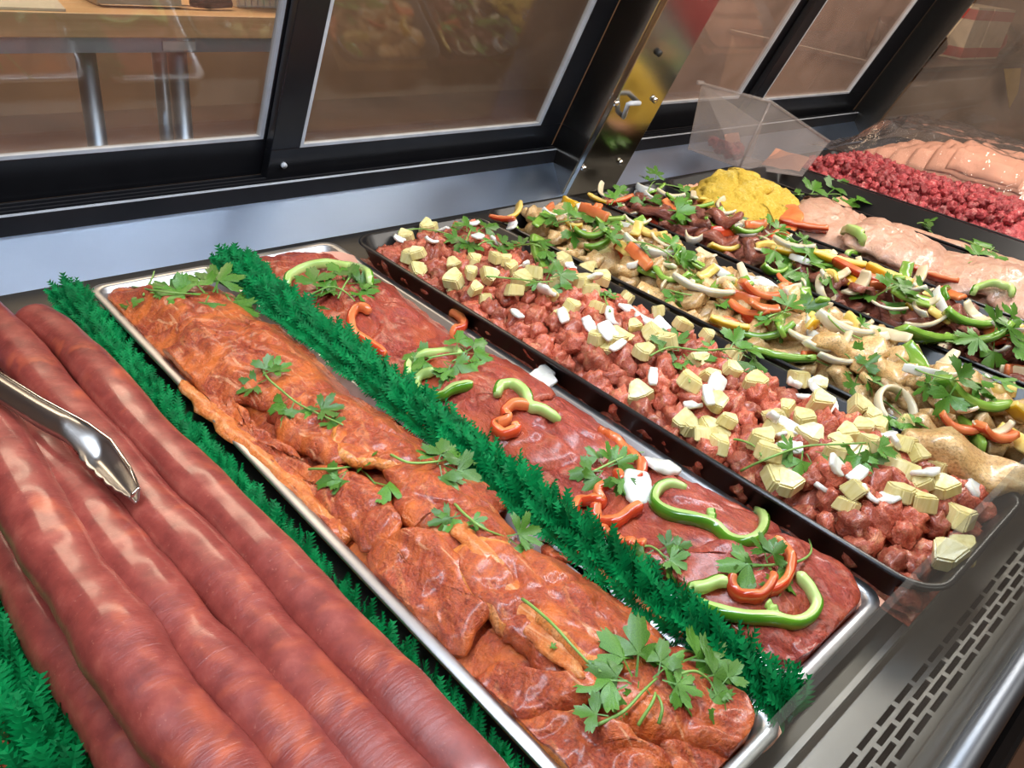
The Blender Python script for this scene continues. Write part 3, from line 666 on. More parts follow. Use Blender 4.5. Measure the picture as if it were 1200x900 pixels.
# ================================================================== rope sausages and tongs
def sausage(label, pts, r, seed, group):
    P = crom(pts, 150); n = 28; vs = []; fs = []; N = len(P); org = P[N//2].copy()
    for i, p in enumerate(P):
        t = (P[min(i+1, N-1)]-P[max(i-1, 0)]).normalized(); a = t.cross(Vector((0, 0, 1))).normalized(); c = a.cross(t)
        s_ = i/(N-1); e = min(1.0, (max(0.0001, min(s_, 1-s_))*26)**0.5)
        rr = r*e*(1+0.15*noise.noise(Vector((s_*9, seed, 0)))+0.05*noise.noise(Vector((s_*24, seed, 4))))
        for k in range(n):
            q = 2*PI*k/n; d = a*math.cos(q)*1.05+c*math.sin(q)*0.96
            vs.append(p+d*rr*(1+0.035*noise.noise(p*45+d*0.8+Vector((seed, 0, 0))))-org)
    for i in range(N-1):
        for k in range(n): fs.append((i*n+k, i*n+(k+1) % n, (i+1)*n+(k+1) % n, (i+1)*n+k))
    fs.append(tuple(range(n))[::-1]); fs.append(tuple((N-1)*n+k for k in range(n)))
    o = mk('rope_sausage', vs, fs, M['sausage']); o.location = org
    return tag(o, label, 'sausage', group)
def sp(l): return [W(x, y, h)+Vector((0.0045*noise.noise(Vector((x*0.011, h*50, 3.3))), 0, 0.003*noise.noise(Vector((x*0.02, 7.0, h*40))))) for x, y, h in l]
SR = 0.0162
ZT = 0.050
G = 'rope sausages piled beside the green divider'
sausage('rope sausage lying along the green divider, outermost of the upper row', sp([(28, 372, ZT-0.012), (70, 395, ZT-0.004), (112, 440, ZT), (165, 498, ZT), (240, 578, ZT), (320, 662, ZT), (400, 748, ZT), (480, 835, ZT), (560, 925, ZT), (640, 1020, ZT)]), SR, 1.0, G)
sausage('rope sausage under the tip of the steel tongs', sp([(-60, 330, ZT), (0, 388, ZT), (48, 445, ZT), (110, 520, ZT), (190, 605, ZT), (270, 700, ZT), (350, 795, ZT), (430, 880, ZT), (500, 970, ZT), (560, 1050, ZT)]), SR, 2.0, G)
sausage('rope sausage passing below the jaws of the steel tongs', sp([(-60, 425, ZT), (10, 490, ZT), (70, 560, ZT), (140, 650, ZT), (205, 725, ZT), (280, 815, ZT), (350, 890, ZT), (420, 985, ZT)]), SR, 3.0, G)
sausage('bulging rope sausage with a glossy bump near the tongs handle', sp([(-70, 420, ZT+0.004), (-25, 475, ZT+0.006), (18, 560, ZT+0.006), (62, 640, ZT+0.004), (120, 735, ZT+0.003), (195, 830, ZT+0.002), (260, 920, ZT), (310, 1000, ZT)]), SR*1.12, 4.0, G)
lowx = [0.060, 0.096, 0.131, 0.164]
lowl = ['lower rope sausage beside the green divider, partly under the bulging one', 'rope sausage in the lower row under the tongs jaws', 'rope sausage in the lower row under the tongs tip', 'rope sausage in the lower row next to the aluminium tray']
for i, x in enumerate(lowx):
    sausage(lowl[i], [(x+0.004*math.sin(j*1.3+i*2), 0.06+j*0.105, D+SR+0.0005) for j in range(7)], SR, 7.0+i, G)
# tongs
tg = tag(empty('tongs', W(80, 500, 0.07)), 'steel serving tongs with a scalloped tip resting on the sausages', 'tongs')
def tong_arm(name, top, bot, hz, mat, scallop):
    T = crom([W(x, y, h) for x, y, h in top], 60); B = crom([W(x, y, h) for x, y, h in bot], 60); vs = []; fs = []; m = 8
    for i in range(61):
        for j in range(m+1):
            s_ = j/m; p = T[i].lerp(B[i], s_)
            hh = -hz*0.8 if i < 26 else hz*min(1.0, (i-26)/12*1.8-0.8)
            p = p+Vector((0, 0, -hh*math.sin(PI*s_)))
            if scallop and i > 34 and j == m: p = p+(B[i]-T[i])*0.10*abs(math.sin(i*0.75))
            vs.append(p)
    for i in range(60):
        for j in range(m): a = i*(m+1)+j; fs.append((a, a+1, a+m+2, a+m+1))
    o = mk(name, vs, fs, mat); so = o.modifiers.new('thickness', 'SOLIDIFY'); so.thickness = 0.0012
    child(o, tg); return o
ua = tong_arm('upper_arm', [(-60, 398, 0.082), (0, 437, 0.082), (50, 468, 0.082), (104, 497, 0.081), (130, 516, 0.080), (152, 548, 0.078), (162, 572, 0.075)],
         [(-60, 432, 0.076), (0, 473, 0.075), (45, 502, 0.074), (82, 522, 0.074), (106, 545, 0.073), (132, 568, 0.073), (154, 581, 0.073)], 0.008, M['tong'], True)
MB().tube([W(x, y, h+0.001) for x, y, h in ((-60, 398, 0.082), (0, 437, 0.082), (50, 468, 0.082), (104, 497, 0.081), (130, 516, 0.080), (152, 548, 0.078), (162, 572, 0.075), (154, 582, 0.073))], 0.0011, 8).build('rolled_edge', M['chrome'], ua, True)

# ================================================================== green plastic foliage dividers
def frond_mesh(seed):
    random.seed(seed); vs = []; fs = []; Lf = random.uniform(0.022, 0.028); wd = random.uniform(0.0055, 0.0075); nt = 8
    cv = random.uniform(0.3, 0.9)
    def P(s_, x): return Vector((x, Lf*0.55*cv*s_*s_, Lf*s_*(1-0.25*cv*s_)))+Vector((0, -abs(x)*0.35, 0))
    for i in range(nt):
        s0 = 0.08+0.9*i/nt; s1 = s0+0.9/nt; wi = wd*(1-0.75*(i/nt)**2)*(0.5+0.5*min(1, i/1.5))
        b_ = len(vs)
        vs += [P(s0, 0), P(s1, 0), P(s1+0.07, wi), P(s1+0.07, -wi), P(s0+0.05, wi*0.45), P(s0+0.05, -wi*0.45)]
        fs += [(b_, b_+4, b_+2, b_+1), (b_, b_+1, b_+3, b_+5)]
    return vs, fs
FR = [frond_mesh(k) for k in range(6)]
def hedge(label, line, h, seed, width=0.015, step=0.0030):
    P = crom(line, 200); random.seed(seed)
    root = tag(empty('foliage_divider', P[100]), label, 'divider', 'green plastic foliage dividers')
    bs = MB()
    for i in range(0, 200, 2): pass
    bs.tube([p+Vector((0, 0, 0.0)) for p in P[::4]], 0.0045, 6)
    bs.build('base_strip', M['plasticbase'], root)
    L = sum((P[i+1]-P[i]).length for i in range(200)); n = int(L/step); vs = []; fs = []
    for k in range(n):
        u = (k+random.random()*0.8)/n*200; i = min(int(u), 199); p = P[i].lerp(P[i+1], u-i)
        t = (P[i+1]-P[i]).normalized()
        for row in range(5):
            side = (row-2)/2.0
            fv, ff = random.choice(FR); sc = random.uniform(0.75, 1.12)*h/0.026*(1-0.22*abs(side))
            az = math.atan2(t.x, -t.y)+PI+random.uniform(-0.5, 0.5)
            mt = Matrix.Rotation(math.atan2(t.y, t.x)-PI/2, 3, 'Z')
            rot = mt @ Matrix.Rotation(side*0.85+random.uniform(-0.15, 0.15), 3, 'Y') @ Matrix.Rotation(random.uniform(-0.35, 0.1), 3, 'X') @ Matrix.Rotation(random.uniform(-0.6, 0.6), 3, 'Z')
            o_ = p+mt @ Vector((side*width*0.5, random.uniform(-0.002, 0.002), 0))
            b_ = len(vs); vs += [o_+rot @ (v*sc) for v in fv]; fs += [tuple(x+b_ for x in f) for f in ff]
    o = mk('foliage', vs, fs, M['plastic'], None, False); o['kind'] = 'stuff'; child(o, root)
    return root
hedge('green plastic foliage strip between the sausages and the pork tray', [(0.197, 0.085, D+0.005), (0.198, 0.2, D+0.005), (0.196, 0.45, D+0.005), (0.196, 0.65, D+0.006), (0.200, 0.80, D+0.012)], 0.0235, 1, 0.013)
hedge('green plastic foliage strip between the pork tray and the beef tray', [(0.363, 0.072, D+0.012), (0.362, 0.25, D+0.016), (0.3625, 0.45, D+0.017), (0.363, 0.65, D+0.016), (0.371, 0.795, D+0.014)], 0.032, 2, 0.016)
hedge('green plastic foliage strip on the near side of the lower sausage', [(0.030, 0.095, D+0.006), (0.026, 0.25, D+0.006), (0.022, 0.5, D+0.006), (0.02, 0.7, D+0.006)], 0.030, 3, 0.014)
slab('pork_steak', [(-60, 760), (-10, 790), (12, 850), (30, 930), (-20, 960), (-80, 900)], FLAT, 0.002, 0.02, [M['pork'], M['porkfat']], 77, 'orange marinated pork beyond the green strip beside the lower sausage', 'meat', 'marinated pork steaks')

# ================================================================== cut food
def blob_mesh(name, seed, sx, sy, sz, mat, sub=3, cube=0.0, amp=0.25, freq=1.6):
    bm = bmesh.new()
    if cube: 
        bmesh.ops.create_cube(bm, size=2.0); bmesh.ops.subdivide_edges(bm, edges=bm.edges[:], cuts=4, use_grid_fill=True)
    else: bmesh.ops.create_icosphere(bm, subdivisions=sub, radius=1.0)
    for v in bm.verts:
        p = v.co.copy()
        if cube: p = p.lerp(p.normalized()*1.25, 1-cube)
        q = p.normalized(); d = noise.noise(q*freq+Vector((seed*3.1, seed, 0)))*amp+noise.noise(q*freq*2.3+Vector((0, seed*2.1, seed)))*amp*0.4
        p = p*(1+d); v.co = Vector((p.x*sx, p.y*sy, p.z*sz))
    me = bpy.data.meshes.new(name); bm.to_mesh(me); bm.free(); me.materials.append(mat)
    me.polygons.foreach_set('use_smooth', [True]*len(me.polygons)); return me
def strip_mesh(name, L, wd, th, bend, mats, seed, taper=0.6, n=14, wave=0.0, twist=0.0, rgh=0.14):
    # bent strip of vegetable or meat: skin on the outer side of the bend, flesh elsewhere
    vs = []; fs = []; fm = []
    for i in range(n+1):
        s_ = i/n-0.5; a = bend*s_
        x = L*(math.sin(a)/bend if bend else s_); y = L*((1-math.cos(a))/bend if bend else 0)
        k = (1-(abs(s_)*2)**3*(1-taper)); ww = wd*k; t_ = th*k
        nx, ny = -math.sin(a), math.cos(a)
        tw = twist*s_
        wv = wave*math.sin(s_*9+seed)
        for cx, cz in ((-1, -0.8), (-1, 0.8), (-0.6, 1), (0.6, 1), (1, 0.8), (1, -0.8), (0.6, -1), (-0.6, -1)):
            o1 = cx*t_*0.5; o2 = cz*ww*0.5
            c1 = o1*math.cos(tw)-o2*math.sin(tw); c2 = o1*math.sin(tw)+o2*math.cos(tw)
            dj = 1+rgh*noise.noise(Vector((i*0.5, cx*1.3+seed, cz*1.3)))
            vs.append((x+nx*c1*dj, y+ny*c1*dj+wv, c2*dj))
    for i in range(n):
        for k in range(8):
            fs.append((i*8+k, i*8+(k+1) % 8, (i+1)*8+(k+1) % 8, (i+1)*8+k)); fm.append(1 if (k in (0, 1, 7) and len(mats) > 1) else 0)
    fs.append(tuple(range(8))[::-1]); fs.append(tuple(n*8+k for k in range(8))); fm += [0, 0]
    me = bpy.data.meshes.new(name); me.from_pydata(vs, [], fs)
    for m in mats: me.materials.append(m)
    me.polygons.foreach_set('material_index', fm); me.polygons.foreach_set('use_smooth', [True]*len(fs)); me.update(); return me
def put(name, me, loc, rot, sc, label, cat, group):
    o = bpy.data.objects.new(name, me); C.objects.link(o); o.location = loc; o.rotation_euler = rot
    o.scale = (sc, sc, sc) if isinstance(sc, (int, float)) else sc
    return tag(o, label, cat, group)
def spread(x0, x1, y0, y1, n, dmin, tries=40):      # blue-noise like scatter
    pts = []
    cell = {}
    for k in range(n*tries):
        if len(pts) >= n: break
        x = random.uniform(x0, x1); y = random.uniform(y0, y1); cx, cy = int(x/dmin), int(y/dmin)
        if any((x-a)**2+(y-b_)**2 < dmin*dmin for i in (-1, 0, 1) for j in (-1, 0, 1) for a, b_ in cell.get((cx+i, cy+j), ())): continue
        pts.append((x, y)); cell.setdefault((cx, cy), []).append((x, y))
    return pts
def rr3(): return (random.uniform(0, 6.28), random.uniform(0, 6.28), random.uniform(0, 6.28))
def flat3(t=0.35): return (random.uniform(-t, t), random.uniform(-t, t), random.uniform(0, 6.28))

# ---- tray of diced pork with pineapple
t3 = TR[3]
fill('meat_layer', H3, t3[0]+0.010, t3[1]-0.010, t3[2]+0.010, t3[3]-0.010, 0.004, M['chunk'], 'deeper layer of diced pork filling the pineapple tray', 'meat', 4, 0.010, 70, 40, 140)['kind'] = 'stuff'
CH = [blob_mesh('pork_dice', k, 0.0140, 0.0112, 0.0100, M['chunk'], 3, 0.0, 0.52, 1.8) for k in range(9)]
random.seed(11)
for x, y in spread(t3[0]+0.021, t3[1]-0.019, t3[2]+0.020, t3[3]-0.020, 298, 0.0158):
    put('diced_pork', random.choice(CH), (x, y, D+H3(x, y)+random.uniform(-0.003, 0.003)), rr3(), random.uniform(0.7, 1.25), 'small reddish cube of diced pork in the pineapple tray', 'meat', 'diced pork pieces in the pineapple tray')
def wedge_mesh(name, seed, mat):                    # pineapple tidbit: truncated sector with crisp edges
    random.seed(seed); th = random.uniform(0.011, 0.014); r0 = random.uniform(0.010, 0.014); r1 = r0+random.uniform(0.016, 0.021); a = random.uniform(0.34, 0.46)
    out = [(r0*math.cos(q), r0*math.sin(q)) for q in (-a, a)]+[(r1*math.cos(q), r1*math.sin(q)) for q in (a, a*0.4, -a*0.4, -a)]
    cx = (r0+r1)/2; vs = [(x-cx+random.uniform(-1, 1)*0.0016, y+random.uniform(-1, 1)*0.0016, -th/2) for x, y in out]; n = len(out)
    sh_ = random.uniform(-0.003, 0.003); vs += [(x*0.9+sh_, y*0.92, th/2+random.uniform(-1, 1)*0.0012) for x, y, z in vs]
    fs = [tuple(range(n))[::-1], tuple(range(n, 2*n))]+[(i, (i+1) % n, n+(i+1) % n, n+i) for i in range(n)]
    bm = bmesh.new(); V = [bm.verts.new(v) for v in vs]
    for f in fs: bm.faces.new([V[i] for i in f])
    bmesh.ops.bevel(bm, geom=bm.edges[:], offset=0.0013, segments=2, affect='EDGES')
    me = bpy.data.meshes.new(name); bm.to_mesh(me); bm.free(); me.materials.append(mat); return me
PW = [wedge_mesh('pineapple_piece', k, M['pine']) for k in range(7)]
def onion_mesh(name, seed, mat, s=1.0):             # curved petal of chopped onion
    random.seed(seed); sk = random.uniform(-0.4, 0.4); L = 0.017*s*random.uniform(0.8, 1.2); wd = 0.012*s*random.uniform(0.8, 1.1); n, m = 6, 6; vs = []; fs = []
    for sd in (0, 1):
        for i in range(n+1):
            for j in range(m+1):
                u = i/n-0.5; v = j/m-0.5; k = 1-0.35*abs(u)*2+sk*u
                vs.append((u*L, v*wd*k, 0.0045*s*(1-(2*v)**2)*1.0+0.0015*s*(1-(2*u)**2)-sd*0.0032*s))
    K = (n+1)*(m+1)
    for i in range(n):
        for j in range(m):
            a = i*(m+1)+j; fs += [(a, a+m+1, a+m+2, a+1), (K+a, K+a+1, K+a+m+2, K+a+m+1)]
    rim = [i*(m+1) for i in range(n+1)]+[n*(m+1)+j for j in range(1, m+1)]+[i*(m+1)+m for i in range(n-1, -1, -1)]+[j for j in range(m-1, 0, -1)]
    for q in range(len(rim)): a, b_ = rim[q], rim[(q+1) % len(rim)]; fs.append((a, b_, K+b_, K+a))
    me = bpy.data.meshes.new(name); me.from_pydata(vs, [], fs); me.materials.append(mat); me.polygons.foreach_set('use_smooth', [True]*len(fs)); me.update(); return me
def strip_mesh_lay(me):
    for v in me.vertices: v.co = Vector((v.co.x, v.co.z, v.co.y))
    me.flip_normals(); me.update(); return me
ON = [strip_mesh_lay(strip_mesh('onion_petal', 0.019, w_, 0.0042, b_, [M['onion']], k, 0.72)) for k, (w_, b_) in enumerate(((0.013, 0.9), (0.009, 1.3), (0.015, 0.5), (0.012, 1.6), (0.010, 0.4), (0.014, 1.1)))]
PINE_PX = [(432, 283), (470, 278), (490, 296), (530, 308), (482, 302), (440, 284), (556, 306), (552, 320), (574, 322), (590, 305), (612, 328), (568, 350), (600, 340), (582, 302), (538, 343), (514, 332), (628, 320), (600, 312), (645, 345), (655, 332), (670, 358), (690, 342), (700, 360), (680, 330), (722, 394), (712, 408), (735, 400), (755, 412), (700, 395), (742, 380), (765, 390), (778, 400), (748, 462), (800, 500), (828, 498), (852, 492), (840, 470), (806, 512), (806, 496), (885, 447), (832, 440), (858, 432), (820, 425), (900, 530), (890, 515), (910, 560), (880, 555), (905, 500), (943, 490), (948, 511), (922, 478), (908, 488), (960, 470), (985, 520), (975, 530), (1000, 572), (990, 510), (1030, 500), (1022, 520), (1060, 500), (1083, 566), (1105, 570), (1080, 588), (1058, 578), (1055, 548), (1075, 530), (1062, 520), (1125, 608), (1110, 650), (1098, 545), (1020, 488), (1005, 478), (960, 450), (940, 445), (862, 415), (830, 395), (800, 380), (770, 365), (735, 350), (705, 325), (690, 315), (660, 305), (630, 295), (1010, 500)]
random.seed(5); bake_food()
for a_, b2 in list(PINE_PX):
    if random.random() < 0.7:
        q_ = (a_+random.uniform(-34, 34), b2+random.uniform(-20, 20))
        if all(math.hypot(q_[0]-c_, (q_[1]-d_)*1.3) > 21 for c_, d_ in PINE_PX): PINE_PX.append(q_)
for x, y in PINE_PX:
    for k_ in range(12):
        p = onS(x, y, H3, 0.003)
        if p.x > t3[0]+0.026 and p.y < t3[3]-0.024 and p.z > D+0.024: break
        x += 6; y -= 1.5
    put('pineapple_piece', random.choice(PW), p, flat3(0.45), random.uniform(0.85, 1.12), 'pale yellow wedge of cut pineapple on the diced pork', 'pineapple', 'pineapple pieces on the diced pork')
bake_food()
ON_PX = [(450, 285), (505, 283), (560, 277), (580, 284), (615, 312), (606, 368), (660, 370), (668, 312), (695, 325), (640, 342), (715, 372), (712, 388), (765, 442), (830, 463), (812, 476), (840, 450), (775, 383), (915, 510), (905, 490), (942, 465), (930, 450), (955, 455), (960, 570), (1005, 556), (925, 525), (925, 500), (975, 480), (1040, 510), (1050, 520), (1040, 585), (1130, 550), (1140, 572), (980, 545), (1018, 580), (690, 380), (735, 362), (755, 375), (724, 405), (600, 265), (555, 262), (520, 270), (1085, 555), (1125, 545)]
for x, y in ON_PX:
    for k_ in range(12):
        p = onS(x, y, H3, 0.002)
        if p.x > t3[0]+0.024 and p.y < t3[3]-0.022 and p.z > D+0.024: break
        x += 6; y -= 1.5
    put('onion_piece', random.choice(ON), p, flat3(0.7), random.uniform(0.8, 1.3), 'white curved piece of chopped onion on the diced pork', 'onion', 'chopped onion on the diced pork')

# ---- trays of fajita mix
GS = [strip_mesh('green_pepper_strip', 0.055, 0.0155, 0.0062, b_, [M['gmix'], M['gskin']], k, 0.85) for k, b_ in enumerate((0.5, 1.2, 2.0))]
RS = [strip_mesh('red_pepper_strip', 0.048, 0.0150, 0.0062, b_, [M['rflesh'], M['rskin']], k, 0.85) for k, b_ in enumerate((0.4, 1.1, 1.9))]
YS = [strip_mesh('yellow_pepper_strip', 0.046, 0.0150, 0.0062, b_, [M['yflesh'], M['yskin']], k, 0.85) for k, b_ in enumerate((0.4, 1.0, 1.8))]
OS = [strip_mesh('onion_strip', 0.050, 0.012, 0.0042, b_, [M['onionc'], M['onion']], k, 0.72) for k, b_ in enumerate((1.0, 1.8, 2.6))]
CK = [strip_mesh('chicken_strip', 0.048, 0.024, 0.013, b_, [M['chicken']], k+3, 0.6, 16, 0.003, 0.8, 0.25) for k, b_ in enumerate((0.3, 0.8, 1.2, 0.1))]
BF = [strip_mesh('beef_strip', 0.052, 0.018, 0.010, b_, [M['fajita']], k+9, 0.55, 16, 0.004, 1.0, 0.3) for k, b_ in enumerate((0.3, 0.9, 1.3, 0.1))]
def mixtray(i, hp, meats, mname, mlabel, mgroup, where, seed, laym, counts, dens):
    t = TR[i]; random.seed(seed)
    fill('meat_layer', hp, t[0]+0.010, t[1]-0.010, t[2]+0.010, t[3]-0.010, 0.008, laym, 'deeper layer of %s' % where, 'meat', seed, 0.012, 50, 40, 140)['kind'] = 'stuff'
    a = (t[0]+0.024, t[1]-0.024, t[2]+0.026, t[3]-0.026)
    for x, y in spread(*a, counts[0], 0.020): put(mname, random.choice(meats), (x, y, D+hp(x, y)+0.001), (PI/2+random.uniform(-0.6, 0.6), random.uniform(-0.3, 0.3), random.uniform(0, 6.28)), random.uniform(0.8, 1.2), mlabel, 'meat', mgroup)
    for nm, lst, cat, n, lab in (('onion_strip', OS, 'onion', counts[1], 'pale onion strip among the %s' % where), ('green_pepper_strip', GS, 'pepper', counts[2], 'green pepper strip among the %s' % where),
                                 ('red_pepper_strip', RS, 'pepper', counts[3], 'red pepper strip among the %s' % where), ('yellow_pepper_strip', YS, 'pepper', counts[4], 'yellow pepper strip among the %s' % where)):
        bake_food()
        for x, y in spread(*a, n, 0.024):
            put(nm, random.choice(lst), (x, y, FOOD['t'].ray_cast(Vector((x, y, D+0.3)), Vector((0, 0, -1)))[0].z+0.002), (random.uniform(-0.7, 0.7)+(PI/2 if random.random() < 0.4 else 0), random.uniform(-0.25, 0.25), random.uniform(0, 6.28)), random.uniform(0.7, 1.05), lab, cat, lab+'s' if False else nm.replace('_', ' ')+'s in the tray of '+where)
mixtray(4, H4, CK, 'chicken_strip', 'tan marinated strip of chicken in the pepper tray', 'chicken strips', 'marinated chicken', 21, M['chicken'], (95, 52, 20, 10, 12), 1)
mixtray(5, H5, BF, 'beef_strip', 'brown marinated strip of beef in the pepper tray', 'beef strips', 'marinated beef strips', 22, M['fajita'], (95, 60, 20, 12, 16), 1)
# the pieces of the mixes that stand out
def placed(nm, me, px0, px1, hp, lift, label, cat, group, L, roll=0.0, wide=1.0):
    a = onS(px0[0], px0[1], hp, lift); b_ = onS(px1[0], px1[1], hp, lift); g = b_-a; c = (a+b_)/2
    iv = Vector((px1[0]-px0[0], -(px1[1]-px0[1]), 0)); pl = iv.length; iv.normalize(); dist = (c-Vector((0, 0, D+H))).length
    d = Vector((RX.dot(iv), RY.dot(iv), RZ.dot(iv)))*0.45+g.normalized()*0.55
    s_ = pl*dist/FPX*1.2/L
    o = put(nm, me, c, (0, 0, 0), s_, label, cat, group)
    o.rotation_euler = (Matrix.Rotation(math.atan2(d.y, d.x), 4, 'Z') @ Matrix.Rotation(-math.atan2(d.z, math.hypot(d.x, d.y)), 4, 'Y') @ Matrix.Rotation(roll, 4, 'X')).to_euler()
    o.scale = (s_, s_*0.5+0.5*wide, s_*0.4+0.6*wide); return o
ck = 'marinated chicken'; bf = 'marinated beef strips'
